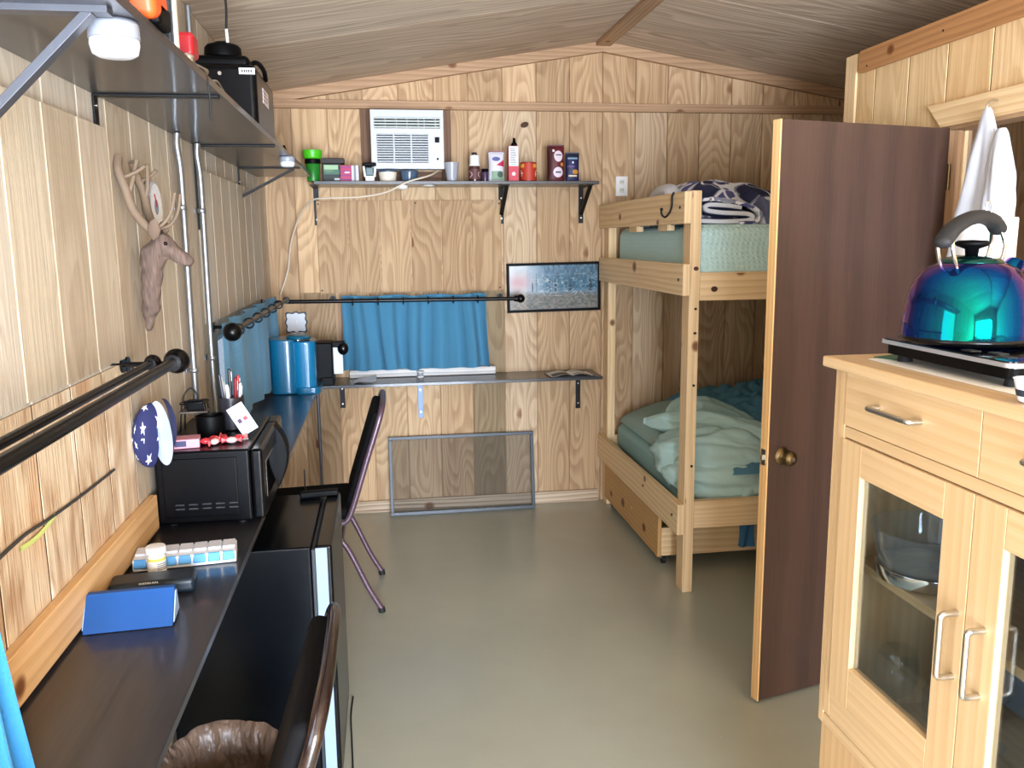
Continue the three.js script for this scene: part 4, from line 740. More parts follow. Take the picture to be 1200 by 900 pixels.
{
  const t = thing('utensil_jar', 'dark jar crowded with pens on the microwave', 'jar', [-0.475, MT, 2.68]);
  part('jar', lathe([[0, 0], [0.034, 0], [0.037, 0.004], [0.038, 0.1], [0.035, 0.1], [0.032, 0.008], [0, 0.006]], 28), S(0x2b2a30, { roughness: 0.35 }), t);
}
{
  const cols = [0xd8d8dc, 0xb02a36, 0x1d1d22, 0xc9c9cf, 0x31323a, 0xd0d3da, 0x8a1f2a];
  for (let i = 0; i < 7; i++) { const a = i * 0.9, r = 0.022, h = 0.13 + 0.05 * ((i * 7) % 5) / 5, m = thing('pen', ['silver pen leaning in the dark jar, tallest', 'red pen in the dark jar', 'black pen in the dark jar', 'pale grey pen in the dark jar', 'dark grey marker in the dark jar', 'light steel pen in the dark jar', 'dark red pen in the dark jar'][i], 'pen', [-0.475 + 0.016 * Math.cos(a), MT + 0.009, 2.68 + 0.016 * Math.sin(a)], 0, 'pens in the jar'); m.rotation.set(0.1 * Math.sin(-a), 0, -0.1 * Math.cos(a));
    part('barrel', lathe([[0, 0], [0.003, 0.004], [0.005, 0.012], [0.005, h], [0.0035, h + 0.004], [0, h + 0.004]], 10), S(cols[i], { roughness: 0.35, metalness: i % 3 ? 0 : 0.6 }), m); part('clip', new THREE.BoxGeometry(0.0015, 0.03, 0.003).translate(0.006, h - 0.02, 0), M.nickel, m); }
}
{
  const t = thing('charger_rack', 'small dark wire rack with a looped cable on the microwave', 'rack', [-0.585, MT, 2.68]);
  for (const x of [-0.04, 0.04]) for (const z of [-0.03, 0.03]) part('leg', rod(new THREE.Vector3(x, 0, z), new THREE.Vector3(x * 0.8, 0.085, z * 0.8), 0.0025, 8), M.iron, t);
  part('shelf', new RoundedBoxGeometry(0.085, 0.006, 0.065, 1, 0.002).translate(0, 0.06, 0), S(0x6b6058, { roughness: 0.5, metalness: 0.3 }), t);
  part('rail', tube([new THREE.Vector3(-0.033, 0.085, -0.024), new THREE.Vector3(0.033, 0.09, -0.024), new THREE.Vector3(0.033, 0.09, 0.024), new THREE.Vector3(-0.033, 0.085, 0.024)], 0.0025, 40, 6, true), M.iron, t);
  part('cable', tube([new THREE.Vector3(-0.02, 0.064, 0), new THREE.Vector3(-0.03, 0.1, 0.01), new THREE.Vector3(-0.01, 0.13, 0), new THREE.Vector3(0.012, 0.11, 0.01), new THREE.Vector3(0.0, 0.08, 0.0), new THREE.Vector3(-0.03, 0.075, 0.01)], 0.0025, 50, 6), M.rubber, t);
  part('device', new RoundedBoxGeometry(0.05, 0.03, 0.04, 2, 0.004).translate(0.005, 0.078, 0), M.black, t);
}
{
  const t = thing('card', 'white printed card leaning at the right of the microwave top', 'card', [-0.425, MT, 2.55], 0.35);
  part('sheet', new THREE.BoxGeometry(0.05, 0.09, 0.0012).rotateZ(0.45).rotateX(-0.35).translate(0.0, 0.055, 0), new THREE.MeshStandardMaterial({ roughness: 0.7, map: canvasTex(96, 160, c => { c.fillStyle = '#eceef2'; c.fillRect(0, 0, 96, 160); c.fillStyle = '#8a8f9c'; for (let i = 0; i < 5; i++) c.fillRect(14, 16 + i * 9, 60, 4); c.fillStyle = '#4a3a5a'; c.fillRect(18, 72, 22, 24); c.fillStyle = '#b04858'; c.fillRect(52, 74, 24, 20); c.fillStyle = '#9aa0ac'; c.fillRect(16, 112, 62, 5); c.fillRect(16, 126, 50, 5); }) }), t);
  part('foot', new THREE.BoxGeometry(0.055, 0.0012, 0.05).translate(-0.02, 0.001, 0.01), S(0xd9d6cf, { roughness: 0.7 }), t);
}
// ---------------------------------------------------------------- on the near worktop
{
  const t = thing('pill_organizer', 'white weekly pill organizer with blue lids on the worktop', 'pill box', [-0.512, WT, 2.135], 0.13);
  part('tray', new RoundedBoxGeometry(0.24, 0.03, 0.085, 2, 0.004).translate(0, 0.0155, 0), PH(0xe6ecf2, { roughness: 0.3 }), t);
  for (let i = 0; i < 7; i++) { const x = -0.102 + i * 0.034; const a = part('lid', new RoundedBoxGeometry(0.029, 0.022, 0.006, 2, 0.002).rotateX(-0.35).translate(x, 0.02, 0.042), S(0x2b8fd0, { roughness: 0.35 }), t); part('lid', new RoundedBoxGeometry(0.03, 0.005, 0.05, 2, 0.0015).translate(x, 0.033, -0.012), PH(0xdfe1ea, { roughness: 0.25 }), t); }
}
{
  const t = thing('pill_bottle', 'small white pill bottle with yellow label bands on the worktop', 'bottle', [-0.562, WT, 2.055]);
  part('body', lathe([[0, 0], [0.019, 0], [0.021, 0.002], [0.021, 0.05], [0.018, 0.055], [0, 0.055]], 28), S(0xe9e6dd, { roughness: 0.4 }), t);
  part('label', lathe([[0.0214, 0.004], [0.0214, 0.048]], 28), new THREE.MeshStandardMaterial({ roughness: 0.6, map: canvasTex(128, 64, c => { c.fillStyle = '#f1efe8'; c.fillRect(0, 0, 128, 64); c.fillStyle = '#e2d868'; c.fillRect(0, 2, 128, 10); c.fillStyle = '#d8c444'; c.fillRect(0, 52, 128, 12); c.fillStyle = '#77808c'; for (let i = 0; i < 4; i++) c.fillRect(6, 20 + i * 7, 100, 3); }) }), t);
  part('cap', lathe([[0, 0.055], [0.0225, 0.055], [0.0235, 0.057], [0.0235, 0.07], [0.022, 0.073], [0, 0.073]], 28), M.white, t);
}
{
  const t = thing('glasses_case', 'black eyeglass case with small white lettering on the worktop', 'case', [-0.545, WT, 1.955], 0.12);
  part('case', new RoundedBoxGeometry(0.185, 0.036, 0.075, 4, 0.012).translate(0, 0.0185, 0), S(0x14202a, { roughness: 0.4 }), t);
  part('lettering', new THREE.PlaneGeometry(0.06, 0.0075).rotateX(-0.9).translate(0.0, 0.0345, 0.0365), new THREE.MeshStandardMaterial({ roughness: 0.6, map: canvasTex(256, 32, c => { c.fillStyle = '#14202a'; c.fillRect(0, 0, 256, 32); c.fillStyle = '#dfe4ea'; c.font = 'bold 28px sans-serif'; c.fillText('GUSTAN-WAL', 16, 27); }) }), t);
}
{
  const t = thing('glasses_case', 'bright blue triangular case at the near end of the worktop', 'case', [-0.55, WT, 1.795], 0.08);
  const s = new THREE.Shape(); s.moveTo(-0.042, 0); s.lineTo(0.042, 0); s.lineTo(-0.012, 0.058); s.lineTo(-0.024, 0.058); s.closePath();
  part('case', new THREE.ExtrudeGeometry(s, { depth: 0.17, bevelEnabled: true, bevelSize: 0.003, bevelThickness: 0.002, bevelSegments: 2 }).translate(0, 0.003, -0.085).rotateY(-Math.PI / 2), S(0x134b8c, { roughness: 0.45 }), t);
  for (const e of [-1, 1]) part('end_flap', new THREE.ExtrudeGeometry(s, { depth: 0.002, bevelEnabled: false }).scale(0.86, 0.86, 1).translate(0, 0.006, -0.001).rotateY(-Math.PI / 2).translate(e * 0.0885, 0, 0), S(0xa9c4e4, { roughness: 0.5 }), t);
}
// ---------------------------------------------------------------- small fridge, chairs, bin
{
  const x0 = -0.645, x1 = -0.235, z0 = 2.405, z1 = 2.945, y1 = 0.8;
  const t = thing('mini_fridge', 'black mini fridge with white door edge under the worktop', 'fridge', [(x0 + x1) / 2, 0, (z0 + z1) / 2]);
  wpart('body', B(x0, x1, 0.03, y1, z0, z1, 0.006, 2), PH(0x05080d, { roughness: 0.25, specularIntensity: 0.4 }), t);
  wpart('gasket', B(x1 + 0.001, x1 + 0.012, 0.05, y1 - 0.01, z0 + 0.006, z1 - 0.006, 0.002, 1), S(0x23272d, { roughness: 0.5 }), t);
  const d = wpart('door', B(x1 + 0.0125, x1 + 0.06, 0.05, y1 + 0.002, z0 + 0.001, z1, 0.008, 2), M.blackGloss, t);
  wpart('edge_band', B(x1 + 0.013, x1 + 0.046, 0.052, y1 - 0.004, z0 - 0.0015, z0 + 0.003, 0.001, 1), S(0x8599b2, { roughness: 0.45 }), d);
  wpart('kick_plate', B(x1 - 0.01, x1 + 0.03, 0.0, 0.045, z0 + 0.01, z1 - 0.01, 0.003, 1), M.black, t);
  for (const [x, z] of [[x0 + 0.04, z0 + 0.04], [x1 - 0.05, z0 + 0.04], [x0 + 0.04, z1 - 0.04], [x1 - 0.05, z1 - 0.04]]) wpart('foot', rod(V(x, 0, z), V(x, 0.032, z), 0.016, 12), M.rubber, t);
}
solo('remote', 'slim black handset lying on the far edge of the fridge', 'handset', [at(new RoundedBoxGeometry(0.13, 0.022, 0.03, 3, 0.006).rotateY(0.14), -0.245, 0.8135, 2.9)], M.black, [-0.245, 0.802, 2.9]);
solo('dark_cable', 'thin dark cord hanging behind the fridge', 'cord', tube([V(-0.305, WY - 0.002, 3.05), V(-0.306, 0.7, 3.05), V(-0.31, 0.4, 3.05), V(-0.305, 0.05, 3.05)], 0.003, 20, 6), M.rubber, [-0.305, 0.05, 3.05]);
function chair(label, X, Z, turn, frame, group) {                     // stacking chair, local: faces -x, back at +x
  const t = thing('stacking_chair', label, 'chair', [X, 0, Z], turn, group), W = 0.225, P = (x, y, z) => new THREE.Vector3(x, y, z), seatM = PH(0x070607, { roughness: 0.8, specularIntensity: 0.3 });
  for (const s of [-1, 1]) {
    const l = part('leg', tube([P(-0.08, 0.41, s * W), P(0.0, 0.32, s * W), P(0.09, 0.12, s * W), P(0.148, 0.012, s * W)], 0.0125, 30, 10), frame, t); part('foot', rod(P(0.147, 0, s * W), P(0.143, 0.022, s * W), 0.016, 12), M.rubber, l);
    const f = part('leg', tube([P(-0.34, 0.41, s * W), P(-0.37, 0.3, s * W), P(-0.4, 0.012, s * W)], 0.0125, 24, 10), frame, t); part('foot', rod(P(-0.4, 0, s * W), P(-0.399, 0.022, s * W), 0.016, 12), M.rubber, f);
    part('seat_rail', rod(P(-0.4, 0.415, s * W), P(0.0, 0.43, s * W), 0.012, 10), frame, t);
  }
  { const side = [[-0.03, 0.43, 1], [0.005, 0.44, 1], [0.035, 0.5, 1], [0.1, 0.7, 1], [0.16, 0.88, 0.99], [0.175, 0.93, 0.9], [0.181, 0.949, 0.72], [0.184, 0.955, 0.35]], pts = side.map(q => P(q[0], q[1], -q[2] * W)).concat([P(0.184, 0.956, 0)], side.slice().reverse().map(q => P(q[0], q[1], q[2] * W)));
    part('back_frame', tube(pts, 0.0135, 140, 12), frame, t); }
  part('stretcher', rod(P(-0.02, 0.34, -W), P(-0.02, 0.34, W), 0.008, 10), frame, t);
  part('seat', new RoundedBoxGeometry(0.42, 0.06, 0.43, 5, 0.028).rotateZ(0.03).translate(-0.19, 0.462, 0), seatM, t);
  const bk = new RoundedBoxGeometry(0.05, 0.44, 0.42, 5, 0.02); bk.rotateZ(-0.31).translate(0.092, 0.715, 0); part('backrest', bk, seatM, t);
  return t;
}
chair('black padded chair with mauve metal frame at the far left worktop', -0.205, 3.935, 0, S(0x6a5560, { roughness: 0.35, metalness: 0.5 }));
chair('glossy brown framed chair in the foreground beside the bin', -0.3, 1.46, 0, PH(0x1c0d0a, { roughness: 0.22, clearcoat: 0.6, clearcoatRoughness: 0.1 }));
{
  const t = thing('waste_bin', 'waste bin lined with a brown plastic bag under the worktop', 'bin', [-0.41, 0, 1.9]);
  part('bin', lathe([[0, 0.004], [0.105, 0.004], [0.11, 0.01], [0.132, 0.44], [0.128, 0.44], [0.106, 0.016], [0, 0.014]], 36), S(0x2a2624, { roughness: 0.5 }), t);
  part('liner', sheet(90, 22, (a, s) => {
    const th = a * Math.PI * 2, n = fb(a, s * 0.7, 20, 3, 3, 2400) - 0.45, fold = 0.035 * n + 0.05 * (0.5 - Math.abs(2 * fb(a, s, 26, 5, 3, 2460) - 0.9));
    let r, y; if (s < 0.45) { const q = s / 0.45; r = lerp(0.152, 0.148, q) + 0.012 * Math.sin(q * 3); y = lerp(0.36, 0.475, q); } else { const q = (s - 0.45) / 0.55; r = lerp(0.146, 0.112, Math.min(1, q * 4)) - 0.01 * q; y = 0.478 + 0.016 * Math.sin(Math.min(1, q * 5) * Math.PI) - 0.3 * Math.max(0, q - 0.12); }
    y += 0.03 * (fb(a, 0.3, 9, 2, 2, 2440) - 0.4) * (s > 0.3 && s < 0.6 ? 1 : 0.5);
    return new THREE.Vector3((r + fold * 0.35) * Math.cos(th), y, (r + fold * 0.35) * Math.sin(th));
  }, true), PH(0x6e5c50, { roughness: 0.38, bumpMap: tex(256, 256, (u, v) => { const q = 255 * (1 - Math.abs(2 * fb(u, v, 14, 6, 4, 2490) - 0.9)); return [q, q, q]; }, 0.5, 0.6, false), bumpScale: 0.012, side: THREE.DoubleSide, clearcoat: 0.3, clearcoatRoughness: 0.3 }), t);
}
solo('floor_cable', 'thin black cable on the floor beside the fridge', 'cable', tube([V(-0.165, 0.004, 2.98), V(-0.168, 0.004, 2.85), V(-0.16, 0.004, 2.7), V(-0.15, 0.004, 2.5), V(-0.145, 0.004, 2.2)], 0.003, 30, 6), M.rubber, [-0.16, 0, 2.6]);
// ---------------------------------------------------------------- air conditioner in its brown surround
{
  const t = thing('air_conditioner', 'white window air conditioner above the back shelf', 'air conditioner', [0.16, 2.06, 5.05]);
  const x0 = -0.04, x1 = 0.362, y0 = 2.068, y1 = 2.385, zf = 4.985;
  const wm = S(0xc8cccf, { roughness: 0.45 }), gm = S(0xb4babd, { roughness: 0.5 }), dm = S(0xa3a8ab, { roughness: 0.6 });
  wpart('case', B(x0 + 0.008, x1 - 0.008, y0 + 0.008, y1 - 0.004, zf + 0.03, BZ + 0.02, 0.004, 2), wm, t);
  // face with real openings
  const s = new THREE.Shape(); s.moveTo(x0, y0); s.lineTo(x1, y0); s.lineTo(x1, y1); s.lineTo(x0, y1); s.closePath();
  const ix0 = x0 + 0.028, ix1 = x0 + 0.318, iy0 = y0 + 0.03, iy1 = y0 + 0.192, ox0 = x0 + 0.016, ox1 = x1 - 0.016, oy0 = y1 - 0.1, oy1 = y1 - 0.036;
  s.holes.push(rect(ix0, ix1, iy0, iy1), rect(ox0, ox1, oy0, oy1));
  wpart('face', new THREE.ExtrudeGeometry(s, { depth: 0.02, bevelEnabled: true, bevelSize: 0.003, bevelThickness: 0.004, bevelSegments: 2 }).translate(0, 0, -(zf + 0.026)), wm, t);
  const g = wpart('intake_grille', B(ix0, ix1, iy0, iy1, zf + 0.03, zf + 0.033), dm, t);
  for (let i = 0; i < 12; i++) { const y = iy0 + 0.006 + i * 0.0134; wpart('louver', B(ix0, ix1, y, y + 0.0085, zf + 0.008, zf + 0.018, 0.001, 1), gm, g); }
  for (const q of [1 / 3, 2 / 3]) { const x = lerp(ix0, ix1, q); wpart('mullion', B(x - 0.004, x + 0.004, iy0, iy1, zf + 0.004, zf + 0.014, 0.001, 1), wm, g); }
  const o = wpart('outlet_grille', B(ox0, ox1, oy0, oy1, zf + 0.03, zf + 0.033), dm, t);
  for (let i = 0; i < 4; i++) { const y = oy0 + 0.006 + i * 0.016; wpart('louver', B(ox0, ox1, y, y + 0.009, zf + 0.01, zf + 0.02, 0.001, 1), S(0xb9c0ba, { roughness: 0.5 }), o); }
  for (const q of [0.17, 0.34, 0.5, 0.67, 0.76, 0.93]) { const x = lerp(ox0, ox1, q); wpart('vane', B(x - 0.002, x + 0.002, oy0, oy1, zf + 0.006, zf + 0.016, 0.0005, 1), wm, o); }
  wpart('display', B(x1 - 0.048, x1 - 0.022, y0 + 0.142, y0 + 0.172, zf - 0.003, zf + 0.002, 0.001, 1), M.black, t);
  wpart('knob', rod(V(x1 - 0.034, y0 + 0.052, zf + 0.001), V(x1 - 0.034, y0 + 0.052, zf - 0.005), 0.006, 14), M.black, t);
}
{
  const t = thing('surround_frame', 'brown stained boards framing the air conditioner', 'frame', [0.16, 2.0, BZ - 0.03]), m = S(0xffffff, { roughness: 0.7, map: pineTex([126, 92, 66], [86, 60, 42], 690) });
  wpart('side_board', board(-0.1, -0.044, 1.995, 2.414, BZ - 0.03, BZ - 0.001, 'y'), m, t); wpart('side_board', board(0.366, 0.42, 1.995, 2.414, BZ - 0.03, BZ - 0.001, 'y'), m, t);
  wpart('bottom_board', board(-0.043, 0.365, 1.995, 2.062, BZ - 0.03, BZ - 0.001, 'x'), m, t);
}
solo('white_cable', 'white cord drooping from the air conditioner along the shelf and down the corner', 'cable', tube([V(0.33, 2.055, 5.0), V(0.27, 2.02, 4.88), V(0.15, 1.985, 4.86), V(0.03, 1.93, 4.86), V(-0.12, 1.905, 4.87), V(-0.3, 1.9, 4.88), V(-0.385, 1.885, 4.93), V(-0.46, 1.8, 5.05), V(-0.52, 1.66, 5.13), V(-0.55, 1.5, 5.16), V(-0.6, 1.36, 5.16)], 0.0052, 120, 8), S(0xcfc2ac, { roughness: 0.5 }), [-0.1, 1.9, 4.9]);
// ---------------------------------------------------------------- row of things on the back shelf
const BT = 1.9935, bz = 4.97;
const lab = (w, h, f) => new THREE.MeshStandardMaterial({ roughness: 0.55, map: canvasTex(w, h, f) });
{
  const t = thing('tray', 'dark tilted tray in the corner of the back shelf', 'tray', [-0.44, ST, 4.72]);
  part('pan', new RoundedBoxGeometry(0.14, 0.012, 0.16, 2, 0.004).rotateZ(-0.42).translate(-0.02, 0.052, 0), S(0x22262e, { roughness: 0.35 }), t); part('leg', rod(new THREE.Vector3(-0.06, 0, 0), new THREE.Vector3(-0.06, 0.066, 0), 0.006, 8), M.black, t); part('rod', rod(new THREE.Vector3(-0.02, 0.05, 0), new THREE.Vector3(-0.05, 0.13, 0.0), 0.006, 8), M.black, t);
}
{
  const t = thing('tumbler', 'bright green tumbler with a black band on the back shelf', 'tumbler', [-0.365, BT, bz]);
  part('cup', lathe([[0, 0], [0.03, 0], [0.033, 0.004], [0.04, 0.1], [0, 0.1]], 28), S(0x1f7a24, { roughness: 0.35 }), t);
  part('band', lathe([[0.04, 0.096], [0.043, 0.1], [0.043, 0.12], [0.041, 0.123]], 28), M.black, t);
  part('lid', lathe([[0, 0.122], [0.042, 0.122], [0.05, 0.13], [0.054, 0.168], [0.05, 0.17], [0, 0.166]], 28), S(0x4bc21f, { roughness: 0.35 }), t);
}
{
  const t = thing('box', 'black and pale green box behind the tumbler on the back shelf', 'box', [-0.262, BT, bz + 0.045]);
  part('carton', new RoundedBoxGeometry(0.11, 0.1, 0.07, 2, 0.003).translate(0, 0.05, 0), M.black, t);
  part('print', new THREE.PlaneGeometry(0.1, 0.095).translate(0, 0.05, 0.0354), lab(128, 128, c => { c.fillStyle = '#14241f'; c.fillRect(0, 0, 128, 128); c.fillStyle = '#9fbf95'; c.fillRect(8, 8, 100, 40); c.fillStyle = '#3d6a52'; c.fillRect(8, 40, 112, 36); c.fillStyle = '#e2e6e0'; c.fillRect(78, 104, 44, 14); c.fillStyle = '#5b7d5a'; c.beginPath(); c.ellipse(40, 50, 34, 10, 0, 0, 7); c.fill(); }), t);
  part('lid', new RoundedBoxGeometry(0.125, 0.03, 0.08, 2, 0.004).translate(0.005, 0.115, -0.005), S(0x241c1a, { roughness: 0.6 }), t);
}
{
  const t = thing('box', 'magenta and grey carton on the back shelf', 'box', [-0.165, BT, bz]);
  part('carton', new RoundedBoxGeometry(0.105, 0.088, 0.06, 2, 0.002).translate(0, 0.044, 0), S(0x3a1526, { roughness: 0.6 }), t);
  part('print', new THREE.PlaneGeometry(0.1, 0.086).translate(0, 0.044, 0.0304), lab(128, 110, c => { c.fillStyle = '#b02a5a'; c.fillRect(0, 0, 128, 110); c.fillStyle = '#7d2f7a'; for (let i = 0; i < 4; i++) c.fillRect(0, 10 + i * 28, 76, 8); c.fillStyle = '#e8d6e0'; c.fillRect(30, 44, 34, 10); c.fillStyle = '#c9c4c4'; c.fillRect(78, 0, 50, 110); c.fillStyle = '#7d8088'; c.fillRect(94, 0, 14, 110); }), t);
}
{
  const t = thing('trap', 'white plastic cradle with a black top on the back shelf', 'gadget', [-0.055, BT, bz]);
  part('base', new RoundedBoxGeometry(0.05, 0.032, 0.04, 2, 0.004).translate(0, 0.016, 0), M.white, t);
  for (const s of [-1, 1]) part('arm', new RoundedBoxGeometry(0.013, 0.06, 0.035, 2, 0.004).rotateZ(-s * 0.12).translate(s * 0.029, 0.055, 0), M.white, t);
  part('dial', new RoundedBoxGeometry(0.042, 0.045, 0.03, 2, 0.006).translate(0, 0.056, 0), S(0x4f6a6c, { roughness: 0.4 }), t); part('top', new RoundedBoxGeometry(0.075, 0.02, 0.04, 2, 0.006).translate(0, 0.094, 0), M.black, t);
}
function tub(name, label, x, r, h, c1, lid) { const t = thing(name, label, 'tub', [x, BT, bz + 0.02]); part('bowl', lathe([[0, 0], [r * 0.82, 0], [r * 0.86, 0.004], [r, h], [r * 0.96, h], [0, h * 0.9]], 28), c1, t); part('lid', lathe([[0, h + 0.008], [r * 0.98, h + 0.008], [r * 1.04, h + 0.004], [r * 1.04, h - 0.004], [r, h - 0.005]], 28), lid, t); }
tub('food_tub', 'cream tub with dark blue lid under the air conditioner', 0.045, 0.052, 0.058, S(0xe2d9c4, { roughness: 0.5 }), S(0x3c4f66, { roughness: 0.4 }));
tub('food_tub', 'smoky blue clear tub under the air conditioner', 0.165, 0.05, 0.055, PH(0x5f7a96, { roughness: 0.15, transmission: 0.4, thickness: 0 }), S(0x47586c, { roughness: 0.4 }));
{
  const t = thing('plastic_cup', 'translucent plastic cup to the right of the air conditioner', 'cup', [0.405, BT, bz]);
  part('wall', lathe([[0, 0.001], [0.028, 0.001], [0.03, 0.004], [0.042, 0.104], [0.044, 0.106], [0.041, 0.106], [0.029, 0.006], [0, 0.005]], 32), PH(0xdcdde2, { roughness: 0.25, transmission: 0.6, thickness: 0, ior: 1.4 }), t);
  part('contents', lathe([[0, 0.006], [0.028, 0.006], [0.034, 0.055], [0, 0.058]], 24), S(0xc9c8cc, { roughness: 0.7 }), t);
}
{
  const t = thing('bottle', 'brown bottle with white neck label and dark cap on the back shelf', 'bottle', [0.535, BT, bz]);
  part('body', lathe([[0, 0], [0.029, 0], [0.032, 0.004], [0.032, 0.075], [0.024, 0.1], [0.022, 0.135], [0, 0.135]], 28), PH(0x4a2c26, { roughness: 0.2, clearcoat: 0.4 }), t);
  part('neck_label', lathe([[0.0325, 0.086], [0.028, 0.1], [0.0275, 0.14], [0.024, 0.146]], 28), S(0xeceae4, { roughness: 0.6 }), t);
  part('cap', lathe([[0, 0.162], [0.012, 0.162], [0.014, 0.158], [0.02, 0.142], [0, 0.142]].reverse(), 20), S(0x2a1d20, { roughness: 0.4 }), t);
  part('label', lathe([[0.0326, 0.012], [0.0326, 0.07]], 28), lab(128, 64, c => { c.fillStyle = '#5b3436'; c.fillRect(0, 0, 128, 64); c.strokeStyle = '#b49a94'; c.lineWidth = 5; c.beginPath(); c.arc(96, 34, 20, 0, 7); c.stroke(); c.beginPath(); c.arc(32, 34, 20, 0, 7); c.stroke(); }), t);
}
{
  const t = thing('jar', 'small dark purple jar beside the brown bottle', 'jar', [0.594, BT, bz]);
  part('glass', lathe([[0, 0], [0.02, 0], [0.022, 0.003], [0.022, 0.05], [0.018, 0.056], [0, 0.056]], 24), S(0x3c2a44, { roughness: 0.25 }), t); part('lid', lathe([[0, 0.072], [0.018, 0.072], [0.02, 0.07], [0.02, 0.056], [0, 0.056]].reverse(), 24), M.black, t);
}
function pouch(label, x, w, h, d, side, draw, z = bz) {                  // pillow-shaped bag with a printed front
  const t = thing('snack_pouch', label, 'packet', [x, BT, z]);
  const f = s => sheet(16, 20, (u, v) => { const b = Math.pow(clamp(16 * u * (1 - u) * Math.min(0.5, v * 0.7 + 0.05) * (1 - v)), 0.5); return new THREE.Vector3((u - 0.5) * w * (1 - 0.05 * Math.sin(v * 3.14)), v * h, s * (d / 2) * b); });
  part('front', f(1), lab(128, 192, draw), t); const bk = f(-1); bk.index.array.reverse(); bk.computeVertexNormals(); part('back', bk, side, t);
  part('seal', new THREE.BoxGeometry(w, 0.008, 0.0015).translate(0, h + 0.002, 0), side, t);
}
pouch('pale packet with pink and blue print on the back shelf', 0.66, 0.09, 0.165, 0.05, S(0x8a4a4e, { roughness: 0.5 }), c => { c.fillStyle = '#cfcdd8'; c.fillRect(0, 0, 128, 192); c.fillStyle = '#5a5f98'; c.beginPath(); c.ellipse(60, 46, 34, 14, 0, 0, 7); c.fill(); c.fillStyle = '#c22a50'; c.beginPath(); c.moveTo(128, 50); c.lineTo(60, 86); c.lineTo(128, 96); c.fill(); c.fillStyle = '#7d9a80'; c.fillRect(20, 124, 100, 60); c.fillStyle = '#3d5648'; c.beginPath(); c.ellipse(92, 146, 24, 20, 0, 0, 7); c.fill(); });
{
  const t = thing('carton', 'tall white and red carton with black spout on the back shelf', 'carton', [0.753, BT, bz - 0.02]);
  part('body', new RoundedBoxGeometry(0.058, 0.195, 0.058, 2, 0.003).translate(0, 0.0975, 0), S(0xb54850, { roughness: 0.5 }), t);
  part('print', new THREE.PlaneGeometry(0.055, 0.19).translate(0, 0.0975, 0.0294), lab(64, 220, c => { c.fillStyle = '#dcd8d4'; c.fillRect(0, 0, 64, 220); c.fillStyle = '#c2384a'; c.fillRect(0, 126, 64, 94); c.fillStyle = '#8a949c'; for (let i = 0; i < 9; i++) c.fillRect(10, 14 + i * 11, 30 + (i * 17) % 14, 5); c.fillStyle = '#9fd0c0'; c.fillRect(16, 112, 30, 10); c.fillStyle = '#f2dcdc'; c.beginPath(); c.arc(32, 176, 12, 0, 7); c.fill(); }), t);
  part('spout', lathe([[0, 0], [0.018, 0], [0.018, 0.012], [0.01, 0.022], [0.007, 0.045], [0, 0.047]], 18).translate(0.008, 0.195, 0), M.black, t);
}
{
  const t = thing('can', 'short red can with orange label on the back shelf', 'can', [0.845, BT, bz]);
  part('body', lathe([[0, 0], [0.045, 0], [0.047, 0.003], [0.047, 0.105], [0.044, 0.108], [0, 0.106]], 32), S(0x93231a, { roughness: 0.35 }), t);
  part('label', new THREE.CylinderGeometry(0.0474, 0.0474, 0.095, 32, 1, true).translate(0, 0.053, 0), lab(256, 96, c => { c.fillStyle = '#b1341c'; c.fillRect(0, 0, 256, 96); for (let k = 0; k < 2; k++) { c.fillStyle = '#e09a3c'; c.fillRect(20 + k * 128, 4, 80, 20); c.strokeStyle = '#e8cfc0'; c.lineWidth = 5; c.beginPath(); c.arc(60 + k * 128, 62, 26, 2.6, 6.8); c.stroke(); c.beginPath(); c.moveTo(34 + k * 128, 62); c.lineTo(92 + k * 128, 54); c.stroke(); } }), t);
}
pouch('dark red packet with white round print near the end of the back shelf', 1.005, 0.1, 0.2, 0.06, S(0x4d1016, { roughness: 0.4 }), c => { c.fillStyle = '#5a0f1a'; c.fillRect(0, 0, 128, 192); c.fillStyle = '#3a0a10'; c.fillRect(0, 0, 34, 192); c.fillStyle = '#d8c8d0'; c.beginPath(); c.ellipse(80, 56, 34, 30, 0, 0, 7); c.fill(); c.beginPath(); c.ellipse(78, 142, 38, 28, 0, 0, 7); c.fill(); c.fillStyle = '#c8843c'; c.beginPath(); c.ellipse(110, 100, 14, 10, 0, 0, 7); c.fill(); c.fillStyle = '#3a3a44'; c.fillRect(60, 46, 44, 6); c.fillRect(58, 138, 44, 8); c.fillStyle = '#e0d8d0'; c.fillRect(36, 20, 16, 12); });
pouch('navy packet at the right end of the back shelf', 1.103, 0.082, 0.158, 0.05, S(0x14183a, { roughness: 0.4 }), c => { c.fillStyle = '#171c48'; c.fillRect(0, 0, 128, 192); c.fillStyle = '#0c1830'; c.fillRect(0, 0, 128, 34); c.fillStyle = '#7f9ab0'; c.fillRect(18, 28, 92, 12); c.fillStyle = '#e6ecf6'; c.beginPath(); c.arc(64, 62, 8, 0, 7); c.fill(); c.fillStyle = '#5a3a7a'; c.fillRect(10, 84, 70, 10); c.fillStyle = '#b07a28'; c.beginPath(); c.ellipse(88, 126, 30, 16, 0, 0, 7); c.fill(); c.fillStyle = '#d8c8a0'; c.fillRect(24, 148, 80, 10); });
for (const [x, lb] of [[0.12, 'white round puck light under the back shelf'], [0.27, 'flat white clip under the back shelf']]) { const t = thing('shelf_puck', lb, 'puck light', [x, 1.9745, 4.93]); part('disc', lathe([[0, 0], [0.03, 0], [0.033, -0.006], [x < 0.2 ? 0.03 : 0.02, x < 0.2 ? -0.022 : -0.008], [0, x < 0.2 ? -0.026 : -0.009]].reverse(), 24), M.white, t); part('ring', new THREE.TorusGeometry(0.03, 0.0025, 8, 24).rotateX(Math.PI / 2).translate(0, -0.004, 0), M.offWhite, t); }
